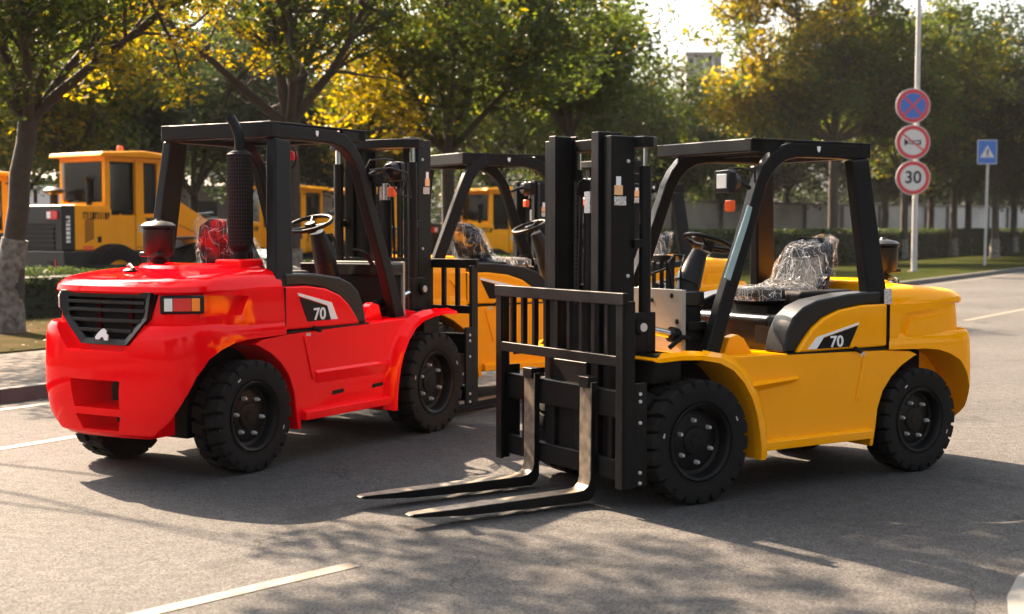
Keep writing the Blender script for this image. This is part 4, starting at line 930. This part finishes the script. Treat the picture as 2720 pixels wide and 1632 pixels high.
# ---------------------------------------------------------------- signs
def disc(mb, c, r, y0, y1, n=48): return mb.lathe([(.0005, y0), (r, y0), (r, y1), (.0005, y1)], c, 'y', n)
D = 54.2; s0 = at(2207, 663, D); pole_top = at(2211, -60, D)
root = empty('sign_pole', (s0.x, D, .13)); tag(root, 'tall white pole carrying three round traffic signs', 'sign pole')
MB().tube([(0, 0, -.05), (.02, 0, 12.8)], [.115, .085], 16).build('pole', 'pole', root)
B(-.2, .2, -.2, .2, -.05, .03).build('base_plate', 'concrete', root, bevel=.01)
def round_sign(pxy, kind, label):
    c = at(*pxy, D - .16); r = 41.5/F_*D
    t = empty('traffic_sign', c); tag(t, label, 'traffic sign')
    disc(MB(), (0, 0, 0), r, 0, .03).build('plate', 'signwhite', t, bevel=.004)
    MB().lathe([(r*.95, -.004), (r*.95, -.010), (r*.74, -.010), (r*.74, -.004)], (0, 0, 0), 'y', 48, False).build('ring', 'signred', t)
    if kind == 'stop':
        disc(MB(), (0, 0, 0), r*.73, -.008, -.003).build('face', 'signblue', t)
        for a_ in (PI/4, -PI/4): MB().prism([(math.cos(a_)*sx*r*.745 - math.sin(a_)*sy*r*.06, math.sin(a_)*sx*r*.745 + math.cos(a_)*sy*r*.06) for sx, sy in ((-1, -1), (1, -1), (1, 1), (-1, 1))], -.012 - (.003 if a_ > 0 else 0), -.0095).build('cross_bar', 'signred', t)
    if kind == 'horn':
        m = MB().prism([(-.50*r, .20*r), (-.46*r, .20*r), (-.36*r, .08*r), (.40*r, .12*r), (.46*r, .18*r), (.46*r, -.18*r), (.40*r, -.14*r), (-.36*r, -.10*r), (-.46*r, -.2*r), (-.5*r, -.2*r)], -.008, -.004); m.build('horn_symbol', 'decalblack', t)
        MB().prism([(-.30*r, .03*r), (.36*r, .05*r), (.36*r, -.06*r), (-.30*r, -.05*r)], -.012, -.0085).build('symbol_gap', 'signwhite', t)
        a_ = -R(38); MB().prism([(math.cos(a_)*sx*r*.76 - math.sin(a_)*sy*r*.045, math.sin(a_)*sx*r*.76 + math.cos(a_)*sy*r*.045) for sx, sy in ((-1, -1), (1, -1), (1, 1), (-1, 1))], -.018, -.013).build('slash', 'signred', t)
    if kind == 'speed':
        me = text_mesh('30', r*.98, .003); me.materials.clear(); n_ = finish(me, 'digits', 'decalblack', t, smooth=False); n_.location = (0, -.006, 0); n_.rotation_euler = (PI/2, 0, 0)
    return t
round_sign((2205, 256), 'stop', 'round blue sign with a red cross, topmost of the three')
round_sign((2205, 344), 'horn', 'round white sign with a crossed out horn, middle of the three')
round_sign((2205, 430), 'speed', 'round white speed sign reading 30, lowest of the three')
D2 = 62.8; b2 = at(2378, 648, D2); c2 = at(2382, 368, D2)
root = empty('crossing_sign', (b2.x, D2, .13)); tag(root, 'square blue pedestrian crossing sign on a thin grey post', 'traffic sign')
MB().tube([(0, 0, 0), (.05, 0, 5.6)], .06, 12).build('post', 'pole', root)
hw_ = 23.5/F_*D2; hh_ = 29/F_*D2; cz = c2.z - .13; cx = c2.x - b2.x
B(cx - hw_, cx + hw_, -.12, -.09, cz - hh_, cz + hh_).build('plate', 'signwhite', root)
B(cx - hw_*.93, cx + hw_*.93, -.13, -.122, cz - hh_*.94, cz + hh_*.94).build('face', 'signblue', root)
MB().prism([(cx - hw_*.72, cz - hh_*.45), (cx + hw_*.72, cz - hh_*.45), (cx, cz + hh_*.55)], -.14, -.1305).build('triangle', 'signwhite', root)
m = MB()   # walking figure
m.add([], []); m.lathe([(.001, -.004), (.045, -.004), (.045, 0), (.001, 0)], (cx + .02, -.142, cz + .10), 'y', 12)
for (x0, z0, x1, z1, w_) in ((.015, .06, 0, -.09, .05), (0, -.08, -.08, -.22, .035), (0, -.08, .09, -.22, .035), (.01, .03, .09, -.04, .028), (.01, .03, -.07, -.03, .028)):
    dx, dz = x1 - x0, z1 - z0; L = math.hypot(dx, dz); nx, nz = -dz/L*w_/2, dx/L*w_/2
    m.prism([(cx + x0 + nx, cz + z0 + nz), (cx + x1 + nx, cz + z1 + nz), (cx + x1 - nx, cz + z1 - nz), (cx + x0 - nx, cz + z0 - nz)], -.146, -.1415)
m.build('walking_figure', 'decalblack', root)
# ---------------------------------------------------------------- wheel loaders  (local: x forward, y left; rear at x=0)
def loader(pos, yaw, label, sc=1.0, cab=True, boom=True):
    t = empty('wheel_loader', pos, yaw, sc); tag(t, label, 'wheel loader', 'wheel loaders parked in the yard')
    # rear counterweight and grille block
    B(0, 2.2, -1.05, 1.05, .72, 1.37).build('rear_bumper', 'grey', t, bevel=.03)
    for y in (-.75, .45): 
        b_ = B(-.012, -.004, y, y + .28, .92, 1.16).build('tow_recess', 'decalblack', t); B(-.02, -.013, y - .03, y, .90, 1.18).build('red_marker', 'redlens', b_)
    B(.05, .40, -.92, .92, 1.372, 2.36).build('grille_frame', 'grey', t, bevel=.03)
    m = MB()
    for k in range(6): m.box(.02, .049, -.68, .68, 1.42 + k*.1, 1.475 + k*.1)
    m.build('grille_slats', 'decalblack', t)
    for s in (1, -1):
        l_ = B(.02, .048, min(.45*s, .80*s), max(.45*s, .80*s), 2.06, 2.24).build('tail_lamp', 'redlens', t); B(.012, .02, min(.45*s, .58*s), max(.45*s, .58*s), 2.08, 2.22).build('lens', 'clearlens', l_)
    hd = MB().prism([(.402, 1.375), (1.40, 1.375), (1.40, 2.28), (1.33, 2.36), (.402, 2.38)], -.90, .90).build('engine_hood', 'loader', t, bevel=.04, seg=3)
    for s in (1, -1):
        m = MB()
        for k in range(9):
            z = 1.55 + k*.055; q = [(.66, z), (.90, z + .09), (.90, z + .118), (.66, z + .028)]
            m.prism(q, min(.901*s, .908*s), max(.901*s, .908*s))
        m.build('side_vent', 'decalblack', hd)
        m = MB(); rg = random.Random(4); x = .62     # dark lettering strip, unreadable in the photograph
        while x < 1.28:
            w_ = rg.uniform(.03, .06); m.box(x, x + w_*.5, min(.901*s, .908*s), max(.901*s, .908*s), 2.06, 2.22)
            if rg.random() < .6: m.box(x + w_*.5, x + w_, min(.901*s, .908*s), max(.901*s, .908*s), rg.choice([2.06, 2.18, 2.12]), rg.choice([2.20, 2.22]))
            x += w_ + .02
        m.build('lettering', 'decalblack', hd)
        m = MB(); z = 1.55     # pale vertical lettering on the grille frame
        while z < 2.1:
            h_ = rg.uniform(.05, .08); m.box(.16, .26, min(.921*s, .927*s), max(.921*s, .927*s), z, z + h_*.4); m.box(.16 if rg.random() < .5 else .22, .26, min(.921*s, .927*s), max(.921*s, .927*s), z + h_*.4, z + h_); z += h_ + .025
        m.build('lettering', 'white', hd)
        B(1.0, 1.1, min(.901*s, .91*s), max(.901*s, .91*s), 1.55, 1.68).build('latch', 'decalblack', hd)
        B(.62, .88, min(.901*s, .91*s), max(.901*s, .91*s), 1.38, 1.48).build('reflector', 'orange', hd)
    MB().lathe([(.09, 0), (.09, .25), (.20, .30), (.24, .36), (.15, .42), (.001, .44)], (.95, .55, 2.36), 'z', 20).build('air_cleaner', 'plastic', t)
    MB().tube([(1.25, -.3, 2.34), (1.25, -.3, 2.9), (1.18, -.3, 3.0)], .06, 10).build('exhaust_pipe', 'black', t)
    # wheels
    for x in (1.35, 4.2):
        for s in (1, -1):
            ty = MB().lathe([(.40, -.26), (.60, -.30), (.72, -.27), (.76, -.15), (.76, .15), (.72, .27), (.60, .30), (.40, .26)], (x, .95*s, .76), 'y', 36, False).build('wheel', 'rubber', t)
            MB().lathe([(.001, -.1), (.2, -.08), (.25, -.02), (.38, .05), (.42, .20), (.42, -.2), (.001, -.18)] if s < 0 else [(.001, .1), (.2, .08), (.25, .02), (.38, -.05), (.42, -.20), (.42, .2), (.001, .18)], (x, .95*s, .76), 'y', 24, False).build('rim', 'loader', ty)
        B(x - .75, x + .75, -1.28, 1.28, 1.60 if x > 3 else 1.0, 1.66 if x > 3 else 1.06).build('mudguard', 'grey', t, bevel=.01)
    B(2.3, 5.0, -.55, .55, .60, 1.30).build('front_frame', 'grey', t, bevel=.02)
    # cab
    n_before = set(t.children)
    if cab:
        B(2.05, 3.75, -.80, .80, 1.34, 2.16).build('cab_base', 'loader', t, bevel=.03)
        m = MB()
        for x in (2.10, 2.95, 3.60):
            for s in (1, -1): m.box(x, x + (.14 if x != 2.95 else .24), min(.68*s, .80*s), max(.68*s, .80*s), 2.15, 3.42)
        m.box(2.10, 3.74, -.80, .80, 3.36, 3.46); m.box(2.10, 2.16, -.80, .80, 2.15, 2.45)
        m.build('cab_frame', 'loader', t, bevel=.012)
        MB().prism([(1.88, 3.46), (3.98, 3.46), (3.90, 3.56), (3.1, 3.62), (1.95, 3.56)], -.94, .94).build('cab_roof', 'loader', t, bevel=.03)
        MB().lathe([(.07, 0), (.07, .13), (.04, .17), (.001, .17)], (3.1, -.1, 3.60), 'z', 14).build('beacon', 'orange', t)
        for s in (1, -1):
            m = MB()
            for (xa, xb, za, zb) in ((2.25, 2.94, 2.24, 3.35), (3.20, 3.59, 2.24, 3.35)):
                m.box(xa, xb, min(.70*s, .71*s), max(.70*s, .71*s), za, zb)
            f_ = m.build('window', 'pane', t)
            m = MB()
            for (xa, xb) in ((2.24, 2.95), (3.19, 3.60)):
                m.box(xa, xa + .05, min(.712*s, .73*s), max(.712*s, .73*s), 2.2, 3.37); m.box(xb - .05, xb, min(.712*s, .73*s), max(.712*s, .73*s), 2.2, 3.37); m.box(xa + .05, xb - .05, min(.712*s, .73*s), max(.712*s, .73*s), 2.2, 2.26); m.box(xa + .05, xb - .05, min(.712*s, .73*s), max(.712*s, .73*s), 3.31, 3.37)
            m.build('window_seal', 'decalblack', f_)
            MB().prism([(3.22, 2.10), (3.66, 2.10), (3.66, 1.80), (3.40, 1.80)], min(.801*s, .808*s), max(.801*s, .808*s)).build('door_glass', 'window', t)
            MB().prism([(2.98, 1.42), (3.70, 1.42), (3.70, 1.435), (2.98, 1.435)], min(.801*s, .806*s), max(.801*s, .806*s)).build('door_seam', 'decalblack', t)
            B(2.93, 2.945, min(.801*s, .806*s), max(.801*s, .806*s), 1.36, 3.4).build('door_seam', 'decalblack', t)
            B(3.02, 3.14, min(.801*s, .806*s), max(.801*s, .806*s), 1.78, 1.95).build('door_handle', 'sticker', t)
            MB().tube([(3.78, .80*s, 2.6), (3.92, .86*s, 2.5), (3.95, .88*s, 2.1), (3.86, .86*s, 1.7)], .016, 8).build('hand_rail', 'black', t)
            MB().tube([(3.7, .8*s, 3.3), (4.1, 1.0*s, 3.2)], .018, 8).build('mirror_arm', 'black', t); B(4.05, 4.13, min(.93*s, 1.08*s), max(.93*s, 1.08*s), 2.85, 3.22).build('mirror', 'plastic', t, bevel=.02)
        B(2.08, 2.095, -.70, .70, 2.5, 3.34).build('rear_window', 'pane', t); B(3.70, 3.715, -.7, .7, 2.2, 3.34).build('windscreen', 'pane', t)
        B(2.5, 2.95, -.3, .3, 2.16, 2.72).build('seat_back', 'seat', t, bevel=.06, seg=3); B(3.35, 3.55, -.25, .25, 2.16, 2.5).build('dashboard', 'plastic', t, bevel=.04)
    for c_ in t.children:
        if c_ not in n_before: c_.location.x -= .80
    if boom:
        for s in (1, -1):
            MB().prism([(3.2, 2.45), (3.5, 2.60), (4.6, 2.05), (6.0, .95), (6.35, .35), (6.1, .30), (5.5, .85), (4.5, 1.65), (3.25, 2.10)], min(.42*s, .52*s), max(.42*s, .52*s)).build('boom_arm', 'loader', t, bevel=.015)
            lc = MB().tube([(3.9, .3*s, 1.2), (4.9, .3*s, 1.45)], .07, 12).build('lift_cylinder', 'black', t); MB().tube([(4.88, .3*s, 1.445), (5.5, .3*s, 1.1)], .035, 10).build('rod', 'chrome', lc)
        MB().tube([(4.2, 0, 2.1), (5.2, 0, 2.2)], .08, 12).build('tilt_cylinder', 'black', t)
        MB().prism([(6.2, .1), (7.2, .05), (7.25, .09), (6.4, .25), (6.28, .6), (6.35, 1.05), (6.75, 1.28), (6.72, 1.32), (6.3, 1.12), (6.15, .6)], -1.25, 1.25).build('bucket', 'grey', t, bevel=.01)
    return t
a = at(150, 600, 30)
L0 = loader((-10.48, 29.93, 0), R(55), 'yellow wheel loader with a full cab behind the hedge at the left')
def lcopy(pos, yaw, label):
    c = copy_tree(L0); c.location = pos; c.rotation_euler = (0, 0, yaw); c['label'] = label; return c
b = at(-140, 600, 33); lcopy((b.x - 1.5, 33.5, -.35), R(10), 'partly hidden yellow loader behind the left edge tree')
b = at(520, 600, 44); lcopy((b.x, 47, -.3), R(-14), 'distant yellow loader seen through the red forklift\'s guard')
b = at(800, 600, 47); lcopy((b.x, 47, -.3), R(62), 'yellow loader seen between the red forklift\'s pillar and mast')
b = at(1075, 600, 46); lcopy((b.x, 46, -.35), R(40), 'yellow loader behind the mid forklift\'s left posts')
b = at(1240, 600, 50); lcopy((b.x, 50, -.4), R(115), 'yellow loader behind the mid forklift\'s seat')
bpy.data.meshes.remove(bpy.data.meshes['x']) if 'x' in bpy.data.meshes else None

# ---------------------------------------------------------------- air
hz = bpy.data.materials.new('haze_air'); hz.use_nodes = True; n = hz.node_tree.nodes; l = hz.node_tree.links; n.clear()
out = n.new('ShaderNodeOutputMaterial'); pv = n.new('ShaderNodeVolumePrincipled'); pv.inputs['Color'].default_value = (.95, .95, .95, 1)
pv.inputs['Density'].default_value = .00009; pv.inputs['Anisotropy'].default_value = .2; l.new(pv.outputs[0], out.inputs['Volume'])
hb = B(-260, 260, -40, 300, -1.1, 42).build('haze', hz, None, smooth=False); tag(hb, 'thin warm haze lightening the far trees', None, None, 'stuff')
scene.cycles.volume_bounces = 0
